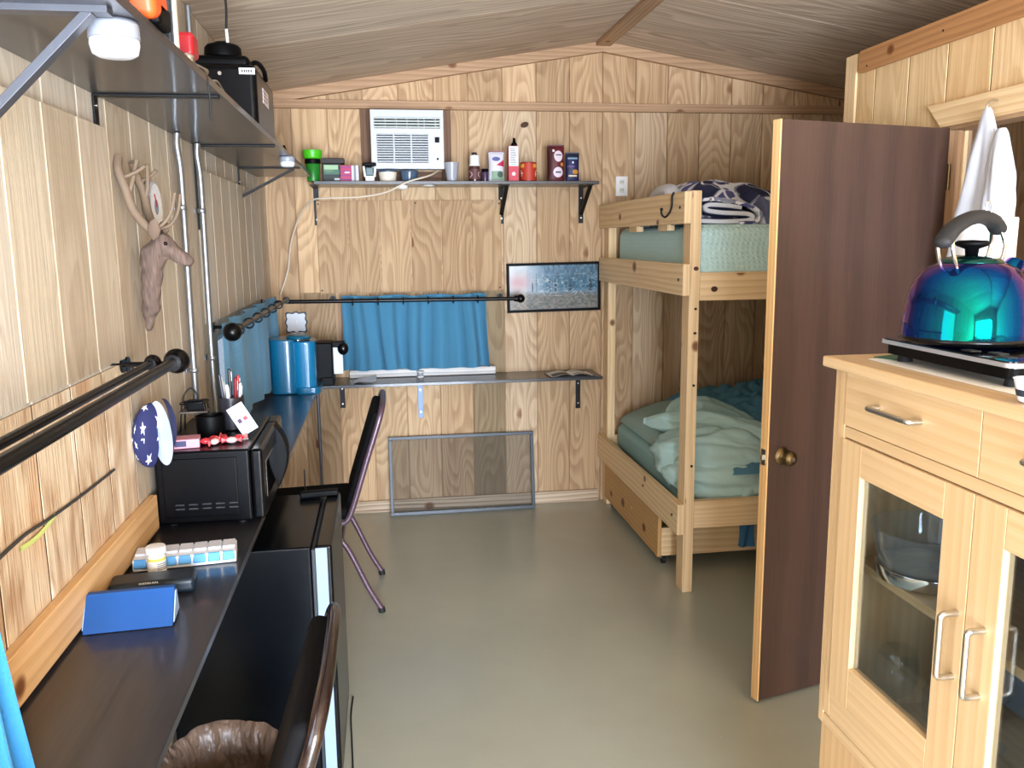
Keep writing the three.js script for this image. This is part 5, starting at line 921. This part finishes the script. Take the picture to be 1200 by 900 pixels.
// ---------------------------------------------------------------- outlets
{
  const t = thing('outlet', 'white outlet plate on the back wall above the bunk end', 'outlet', [1.46, 1.98, BZ]);
  part('plate', new RoundedBoxGeometry(0.075, 0.118, 0.008, 2, 0.003).translate(0, 0, 0.0045), M.white, t);
  for (const y of [-0.024, 0.024]) { const s = part('socket', new RoundedBoxGeometry(0.03, 0.028, 0.004, 2, 0.0015).translate(0, y, 0.009), M.offWhite, t); for (const x of [-0.006, 0.006]) part('slot', new THREE.BoxGeometry(0.003, 0.01, 0.001).translate(x, y + 0.002, 0.0113), M.dark, s); }
}
{
  const t = thing('wall_plate', 'white square plate with dark scalloped rim left of the back curtain', 'wall plate', [-0.52, 1.195, BZ]);
  const s = new THREE.Shape(); for (let i = 0; i <= 64; i++) { const a = i / 64 * Math.PI * 2, r = 0.062 * (1 + 0.07 * Math.cos(8 * a)) / Math.pow(Math.pow(Math.abs(Math.cos(a)), 6) + Math.pow(Math.abs(Math.sin(a)), 6), 1 / 6); i ? s.lineTo(r * Math.cos(a), r * Math.sin(a)) : s.moveTo(r * Math.cos(a), r * Math.sin(a)); }
  part('rim', new THREE.ExtrudeGeometry(s, { depth: 0.006, bevelEnabled: false }).translate(0, 0, 0.001), S(0x26303c, { roughness: 0.5 }), t);
  part('plate', new THREE.ExtrudeGeometry(s, { depth: 0.004, bevelEnabled: true, bevelSize: 0.002, bevelThickness: 0.002 }).scale(0.84, 0.84, 1).translate(0, 0, 0.008), S(0xdfe6ee, { roughness: 0.5 }), t);
  part('switch', new RoundedBoxGeometry(0.012, 0.026, 0.008, 1, 0.002).translate(0, 0, 0.016), M.white, t);
}
// ---------------------------------------------------------------- framed print
{
  const t = thing('framed_picture', 'black framed misty landscape print on the back wall', 'picture', [1.035, 1.375, BZ - 0.002], 0); t.rotation.z = 0.012;
  const w = 0.585, h = 0.3, b = 0.016;
  for (const [x, y, sw, shh] of [[0, h / 2 - b / 2, w, b], [0, -h / 2 + b / 2, w, b], [-w / 2 + b / 2, 0, b, h - 2 * b], [w / 2 - b / 2, 0, b, h - 2 * b]]) part('frame_bar', new RoundedBoxGeometry(sw, shh, 0.018, 1, 0.002).translate(x, y, 0.011), M.black, t);
  part('print', new THREE.PlaneGeometry(w - 2 * b, h - 2 * b).translate(0, 0, 0.008), PH(0xffffff, { roughness: 0.25, clearcoat: 0.4, map: tex(512, 256, (u, v) => {
    const n = fb(u, v, 6, 4, 4, 2600), tr = fb(u, v, 30, 5, 3, 2620), y = v;
    let c = mix3([196, 206, 210], [96, 132, 158], clamp(u * 1.5 + 0.7 * (n - 0.45)));                         // misty sky to blue wood
    const sun = Math.exp(-(Math.pow((u - 0.1) / 0.13, 2) + Math.pow((y - 0.62) / 0.2, 2))); c = mix3(c, [186, 130, 136], 0.7 * sun);
    const woods = sstep(0.30, 0.62, u + 0.35 * (tr - 0.4)) * sstep(0.38, 0.5, y); c = mix3(c, mix3([34, 66, 84], [88, 128, 150], vn(u * 50, v * 14, 50, 14, 2640)), 0.75 * woods);
    const trunk = vn(u * 46, v * 2, 46, 2, 2650); if (trunk > 0.78 && y > 0.4 && u > 0.22) c = mix3(c, [40, 54, 66], 0.6);
    const g = 1 - sstep(0.3, 0.46, y + 0.1 * (n - 0.4)); c = mix3(c, mix3([92, 98, 92], [140, 134, 128], vn(u * 40, v * 30, 40, 30, 2660)), g);
    const br = Math.abs(fb(u, v, 14, 12, 2, 2680) - 0.375); if (br < 0.02 && u > 0.25 && y > 0.3 && y < 0.8) c = mix3(c, [206, 208, 200], 0.6);
    return c;
  }) }), t);
}
// ---------------------------------------------------------------- window screen leaning on the wall
{
  const t = thing('window_screen', 'grey framed insect screen leaning against the back wall on the floor', 'screen', [0.445, 0, 5.085]); t.rotation.x = -0.14;
  const w = 0.9, h = 0.485, b = 0.02, fm = S(0x2b353f, { roughness: 0.45 });
  for (const [x, y, sw, shh] of [[0, b / 2, w, b], [0, h - b / 2, w, b], [-w / 2 + b / 2, h / 2, b, h - 2 * b], [w / 2 - b / 2, h / 2, b, h - 2 * b]]) part('frame_bar', new RoundedBoxGeometry(sw, shh, 0.012, 1, 0.002).translate(x, y, 0), fm, t);
  part('mesh', new THREE.PlaneGeometry(w - 2 * b, h - 2 * b).translate(0, h / 2, 0), new THREE.MeshStandardMaterial({ color: 0x3f423f, roughness: 0.8, transparent: true, opacity: 0.36, side: THREE.DoubleSide }), t);
}
// ---------------------------------------------------------------- coffee maker and its neighbour in the corner
{
  const t = thing('coffee_maker', 'blue rounded coffee maker in the corner of the worktop', 'coffee maker', [-0.485, WT, 4.6]);
  const blue = PH(0x0a6288, { roughness: 0.28, clearcoat: 0.5, clearcoatRoughness: 0.15 });
  const body = (w, d, h, y, r) => { const s = new THREE.Shape(), x = w / 2, z = d / 2; s.moveTo(-x + r, -z); s.lineTo(x - r, -z); s.quadraticCurveTo(x, -z, x, -z + r); s.lineTo(x, z - r); s.quadraticCurveTo(x, z, x - r, z); s.lineTo(-x + r, z); s.quadraticCurveTo(-x, z, -x, z - r); s.lineTo(-x, -z + r); s.quadraticCurveTo(-x, -z, -x + r, -z); return new THREE.ExtrudeGeometry(s, { depth: h, bevelEnabled: true, bevelSize: 0.006, bevelThickness: 0.01, bevelSegments: 4, curveSegments: 10 }).rotateX(-Math.PI / 2).translate(0, y, 0); };
  part('reservoir', body(0.13, 0.2, 0.265, 0.012, 0.055).translate(-0.045, 0, 0), blue, t);
  part('column', body(0.105, 0.19, 0.235, 0.03, 0.045).translate(0.06, 0, 0), PH(0x0e74a2, { roughness: 0.25, clearcoat: 0.5 }), t);
  part('base', body(0.12, 0.2, 0.018, 0.008, 0.04).translate(0.075, 0, 0), blue, t);
  const lid = part('lid', lathe([[0, 0.315], [0.04, 0.312], [0.06, 0.3], [0.064, 0.288], [0, 0.288]].reverse(), 32).scale(1, 1, 1.4).translate(0.03, -0.003, 0), PH(0x0b6480, { roughness: 0.25, clearcoat: 0.5 }), t);
  part('chrome_ring', new THREE.TorusGeometry(0.06, 0.004, 8, 40).rotateX(Math.PI / 2).scale(1, 1, 1.4).translate(0.03, 0.283, 0), M.chrome, lid);
}
{
  const t = thing('printer', 'small black appliance with a white side next to the coffee maker', 'appliance', [-0.335, 0.8805, 4.8]);
  part('body', new RoundedBoxGeometry(0.09, 0.24, 0.14, 3, 0.01).translate(0, 0.121, 0), M.black, t);
  part('tray', new RoundedBoxGeometry(0.075, 0.05, 0.15, 3, 0.008).translate(0.01, 0.026, 0.0), M.black, t);
  part('arm', new RoundedBoxGeometry(0.11, 0.03, 0.06, 2, 0.006).translate(0.055, 0.225, 0), M.black, t);
  part('knob', new THREE.SphereGeometry(0.03, 20, 14).scale(1, 1.2, 0.8).translate(0.1, 0.2, 0.02), M.blackGloss, t);
  part('side_plate', new RoundedBoxGeometry(0.06, 0.15, 0.03, 2, 0.004).translate(0.066, 0.13, -0.02), S(0xdde2e8, { roughness: 0.5 }), t);
}
solo('paper', 'white folded paper lying on the worktop left of the sill', 'paper', sheet(12, 6, (s, v) => V(-0.19 + 0.13 * s, 0.858 + 0.03 * s * (0.4 + 0.6 * v) + 0.004 * Math.sin(s * 6), 4.93 + 0.12 * v)), S(0xe6e8ec, { roughness: 0.8, side: THREE.DoubleSide }), [-0.13, 0.858, 4.98]);
{
  const t = thing('open_book', 'open magazine lying at the right end of the back worktop', 'magazine', [1.09, 0.8565, 4.985], 0.06);
  part('cover', new RoundedBoxGeometry(0.27, 0.004, 0.17, 1, 0.001).translate(0, 0.002, 0), S(0x3b3d42, { roughness: 0.5 }), t);
  for (const s of [-1, 1]) part('page_block', sheet(14, 6, (u, v) => new THREE.Vector3(s * u * 0.13, 0.0045 + 0.014 * Math.sin(Math.PI * Math.min(1, u * 1.1 + 0.05)) * (1 - 0.3 * u), (v - 0.5) * 0.165)), new THREE.MeshStandardMaterial({ roughness: 0.6, side: THREE.DoubleSide, map: canvasTex(128, 160, c => { c.fillStyle = '#e4e4e2'; c.fillRect(0, 0, 128, 160); c.fillStyle = s < 0 ? '#4a4f55' : '#9aa0a4'; c.fillRect(12, 12, 104, s < 0 ? 80 : 40); c.fillStyle = '#a4a6a8'; for (let i = 0; i < 6; i++) c.fillRect(12, 100 + i * 9, 100, 4); }) }), t);
}
{ const t = thing('tape_measure', 'small white spool standing on the worktop in front of the sill', 'spool', [0.2, 0.8565, 5.08]); part('spool', lathe([[0.006, 0], [0.022, 0], [0.022, 0.005], [0.012, 0.008], [0.012, 0.03], [0.022, 0.033], [0.022, 0.038], [0.006, 0.038]], 24), M.white, t); part('thread', lathe([[0.0125, 0.009], [0.017, 0.012], [0.017, 0.026], [0.0125, 0.029]], 20), S(0x8a8f94, { roughness: 0.7 }), t); }
// ---------------------------------------------------------------- on the cabinet top
const KT = CT + 0.0225;
solo('counter_mat', 'white paper mat under the hot plate', 'mat', at(new THREE.BoxGeometry(0.34, 0.0012, 0.6), CX + 0.205, KT + 0.0007, 1.2), S(0xe4e2da, { roughness: 0.7 }), [CX + 0.2, KT, 1.2]);
solo('green_card', 'dark green card slipped under the corner of the hot plate', 'card', at(new THREE.BoxGeometry(0.06, 0.0015, 0.05).rotateY(0.4), 0.968, KT + 0.0024, 1.5), S(0x0f5a42, { roughness: 0.5 }), [0.968, KT, 1.5]);
{
  const t = thing('hot_plate', 'black induction hot plate with silver trim on the cabinet top', 'hot plate', [1.08, KT + 0.0015, 1.315], 0);
  const Y = 0.03;                                                     // local x: +x away from the room, z: -Z
  const s = new THREE.Shape(); const x0 = -0.155, x1 = 0.15, z0 = -0.175, z1 = 0.175, r = 0.02; s.moveTo(x0 + r, z0); s.lineTo(x1 - r, z0); s.quadraticCurveTo(x1, z0, x1, z0 + r); s.lineTo(x1, z1 - r); s.quadraticCurveTo(x1, z1, x1 - r, z1); s.lineTo(x0 + r, z1); s.quadraticCurveTo(x0, z1, x0, z1 - r); s.lineTo(x0, z0 + r); s.quadraticCurveTo(x0, z0, x0 + r, z0);
  const slab = (h, k, y) => new THREE.ExtrudeGeometry(s, { depth: h, bevelEnabled: false, curveSegments: 8 }).scale(k, k, 1).rotateX(-Math.PI / 2).translate(0, y, 0);
  part('body', slab(0.02, 0.95, 0.014), M.black, t);
  part('trim', slab(0.007, 1.0, 0.033), S(0xd6d8dc, { roughness: 0.3, metalness: 0.7 }), t);
  const g = part('glass_top', slab(0.004, 0.985, 0.0385), PH(0x070809, { roughness: 0.08, clearcoat: 1, clearcoatRoughness: 0.04 }), t);
  for (let i = 0; i < 7; i++) part('control', new THREE.BoxGeometry(0.018, 0.0008, 0.026).translate(-0.12 + 0.018 * (i % 2), 0.0431, -0.13 + i * 0.042), S(0x2a2c2e, { roughness: 0.5 }), g);
  for (const [x, z] of [[-0.12, -0.14], [-0.12, 0.14], [0.12, -0.14], [0.12, 0.14]]) part('foot', rod(new THREE.Vector3(x, 0, z), new THREE.Vector3(x, 0.016, z), 0.014, 16, 0.011), M.rubber, t);
}
{
  const by = KT + 0.0015 + 0.043, t = thing('kettle', 'rainbow finish kettle with black handle on the hot plate', 'kettle', [1.02, by, 1.375], 0.42);
  const irid = new THREE.MeshPhysicalMaterial({ color: 0x0a1430, roughness: 0.07, metalness: 0, ior: 2.33, iridescence: 1, iridescenceIOR: 1.53, iridescenceThicknessRange: [330, 330] });
  M.irid = irid; t.scale.set(1.14, 1.06, 1.14);
  part('body', lathe([[0, 0], [0.082, 0], [0.09, 0.003], [0.094, 0.012], [0.0925, 0.04], [0.088, 0.075], [0.078, 0.105], [0.064, 0.124], [0.048, 0.132], [0.044, 0.133], [0, 0.133]], 64), irid, t);
  part('base_ring', lathe([[0.083, 0.001], [0.0955, 0.004], [0.0955, 0.011], [0.093, 0.014]], 48), M.blackGloss, t);
  const lid = part('lid', lathe([[0, 0.146], [0.02, 0.145], [0.04, 0.14], [0.046, 0.134], [0.045, 0.132], [0, 0.132]].reverse(), 40), S(0x1d5650, { roughness: 0.15, metalness: 0.9 }), t);
  part('lid_knob', lathe([[0, 0.17], [0.02, 0.169], [0.026, 0.165], [0.022, 0.16], [0.01, 0.155], [0.009, 0.145], [0, 0.145]].reverse(), 28), M.black, lid);
  const P = (x, y, z = 0) => new THREE.Vector3(x, y, z);
  part('spout', tube([P(0.07, 0.06), P(0.1, 0.085), P(0.12, 0.118), P(0.13, 0.128)], 0.016, 24, 14), irid, t);
  for (const s of [-1, 1]) for (const e of [-1, 1]) part('handle_wire', tube([P(s * 0.058, 0.126, e * 0.012), P(s * 0.068, 0.145, e * 0.012), P(s * 0.072, 0.162, e * 0.011), P(s * 0.066, 0.18, e * 0.008), P(s * 0.056, 0.19, e * 0.004)], 0.0032, 24, 8), M.chrome, t);
  part('handle_grip', tube([P(-0.078, 0.168), P(-0.055, 0.188), P(-0.018, 0.203), P(0.02, 0.207), P(0.052, 0.2), P(0.068, 0.188)], 0.0115, 40, 14).scale(1, 1, 1.25), M.rubber, t);
  for (const x of [-0.078, 0.068]) part('grip_end', new THREE.SphereGeometry(0.0115, 14, 10).scale(1, 1, 1.25).translate(x, x < 0 ? 0.168 : 0.188, 0), M.rubber, t);
}
{
  const t = thing('paper_towel', 'white paper towel roll on a wire stand behind the kettle', 'paper towel', [1.2, KT + 0.001, 1.66]);
  t.position.set(1.165, KT + 0.0015, -1.53); t.scale.set(0.9, 1, 0.9);
  part('stand_base', lathe([[0, 0], [0.055, 0], [0.057, 0.003], [0, 0.006]], 28), M.nickel, t);
  part('roll', lathe([[0.018, 0.008], [0.056, 0.008], [0.057, 0.01], [0.057, 0.262], [0.056, 0.264], [0.018, 0.264], [0.018, 0.008]], 48), S(0xf0f1f2, { roughness: 0.95 }), t);
  part('wire_loop', tube([new THREE.Vector3(-0.006, 0.006, 0), new THREE.Vector3(-0.006, 0.27, 0), new THREE.Vector3(-0.008, 0.285, 0), new THREE.Vector3(0, 0.296, 0), new THREE.Vector3(0.008, 0.285, 0), new THREE.Vector3(0.006, 0.27, 0), new THREE.Vector3(0.006, 0.006, 0)], 0.002, 80, 8), M.chrome, t);
}
{
  const t = thing('coffee_jar', 'amber jar with dark lid at the right of the kettle', 'jar', [1.235, KT + 0.001, 1.29]);
  t.position.set(1.19, KT + 0.046, -1.37);
  part('glass', lathe([[0, 0], [0.03, 0], [0.032, 0.004], [0.032, 0.14], [0.026, 0.155], [0, 0.155]], 32), PH(0x8a5a1e, { roughness: 0.12, clearcoat: 0.6 }), t);
  part('lid', lathe([[0, 0.185], [0.02, 0.184], [0.028, 0.18], [0.028, 0.156], [0, 0.156]].reverse(), 32), M.brass, t);
}
{
  const t = thing('small_cup', 'small white cup at the right edge of the cabinet top', 'cup', [0.985, KT, 1.135]);
  t.position.set(0.895, KT + 0.0005, -1.055); t.scale.setScalar(0.8);
  part('cup', lathe([[0, 0], [0.02, 0], [0.024, 0.004], [0.032, 0.04], [0.034, 0.042], [0.03, 0.042], [0.02, 0.006], [0, 0.005]], 32), S(0xdfe3ea, { roughness: 0.25 }), t);
  part('band', lathe([[0.0265, 0.012], [0.0285, 0.02], [0.029, 0.024]], 32), S(0x222a33), t);
}
// ---------------------------------------------------------------- white bag hanging at the door opening
{
  const t = thing('hanging_bag', 'white cloth bag hanging from the door header', 'bag', [1.985, 1.55, 2.63]);
  const top = V(2.0, 2.075, 2.64);
  wpart('cloth', sheet(64, 40, (a, s) => {
    const th = a * Math.PI * 2, w = Math.pow(s, 0.75), fold = 1 + (0.16 * Math.sin(th * 5 + 2 * s) + 0.1 * Math.sin(th * 9 + 5 * s)) * sstep(0.02, 0.3, s) + 0.5 * (fb(a, s, 6, 5, 3, 2800) - 0.45) * s;
    const rz = 0.012 + 0.15 * w * (1 - 0.2 * sstep(0.6, 1, s)), rx = 0.008 + 0.05 * w;
    return V(1.972 + rx * Math.cos(th) * fold * 0.9, 2.075 - 0.56 * s, 2.635 - 0.01 * s + rz * Math.sin(th) * fold);
  }, true), S(0xcfd3dc, { roughness: 0.85, side: THREE.DoubleSide }), t);
  wpart('cloth', sheet(56, 36, (a, s) => {
    const th = a * Math.PI * 2, w = Math.pow(s, 0.55), fold = 1 + (0.14 * Math.sin(th * 4 + 3 * s) + 0.1 * Math.sin(th * 8 - 4 * s)) * sstep(0.02, 0.3, s) + 0.5 * (fb(a, s, 6, 5, 3, 2850) - 0.45);
    return V(1.962 + (0.01 + 0.04 * w) * Math.cos(th) * fold, 2.0 - 0.48 * s, 2.55 - 0.02 * s + (0.016 + 0.062 * w) * Math.sin(th) * fold);
  }, true), S(0xcfd3dc, { roughness: 0.85, side: THREE.DoubleSide }), t);
  wpart('hook', tube([V(2.009, 2.1, 2.64), V(1.99, 2.1, 2.64), V(1.975, 2.09, 2.64), V(1.972, 2.075, 2.64), V(1.985, 2.068, 2.64)], 0.003, 24, 7), M.nickel, t);
}
// ---------------------------------------------------------------- crockery in the cabinet
const clear = PH(0xf4f8fa, { transmission: 1, thickness: 0, roughness: 0.03, ior: 1.5 });
{
  const t = thing('glass_bowl', 'glass bowl with metal foot on the upper cabinet shelf', 'bowl', [1.0, 1.0235, 1.405]);
  part('bowl', lathe([[0.03, 0.012], [0.07, 0.016], [0.088, 0.035], [0.096, 0.07], [0.1, 0.1], [0.104, 0.103]], 48), PH(0xf0f5f8, { transmission: 0.92, thickness: 0, roughness: 0.05, ior: 1.5 }), t);
  part('foot', lathe([[0, 0], [0.08, 0], [0.088, 0.004], [0.092, 0.028], [0.088, 0.03], [0.07, 0.012], [0, 0.01]], 40), M.chrome, t);
}
function wineGlass(label, X, Z) {
  const t = thing('wine_glass', label, 'glass', [X, CB + 0.0255, Z], 0, 'wine glasses in the cabinet');
  part('bowl', lathe([[0.004, 0.085], [0.02, 0.09], [0.036, 0.108], [0.042, 0.135], [0.039, 0.165], [0.033, 0.185]], 36), clear, t);
  part('stem', lathe([[0.012, 0.004], [0.005, 0.012], [0.0035, 0.04], [0.004, 0.085], [0, 0.086]], 16), clear, t);
  part('foot', lathe([[0, 0], [0.034, 0], [0.0345, 0.002], [0.012, 0.0045], [0, 0.005]], 32), clear, t);
}
wineGlass('round wine glass at the left behind the glazed cabinet door', 0.97, 1.43); wineGlass('wine glass nearest the middle behind the left cabinet door', 0.985, 1.3); wineGlass('wine glass at the rear behind the left cabinet door', 1.13, 1.37);
wineGlass('wine glass behind the right cabinet door', 1.0, 0.98);
{ const t = thing('plate_stack', 'pale bowl behind the right cabinet door', 'bowl', [1.03, 1.0235, 0.93]); part('bowl', lathe([[0, 0.004], [0.04, 0.004], [0.045, 0], [0.05, 0.006], [0.09, 0.05], [0.094, 0.05], [0.052, 0.012], [0, 0.01]], 40), S(0xd6dce2, { roughness: 0.2 }), t); }
renderer.render(scene, camera);
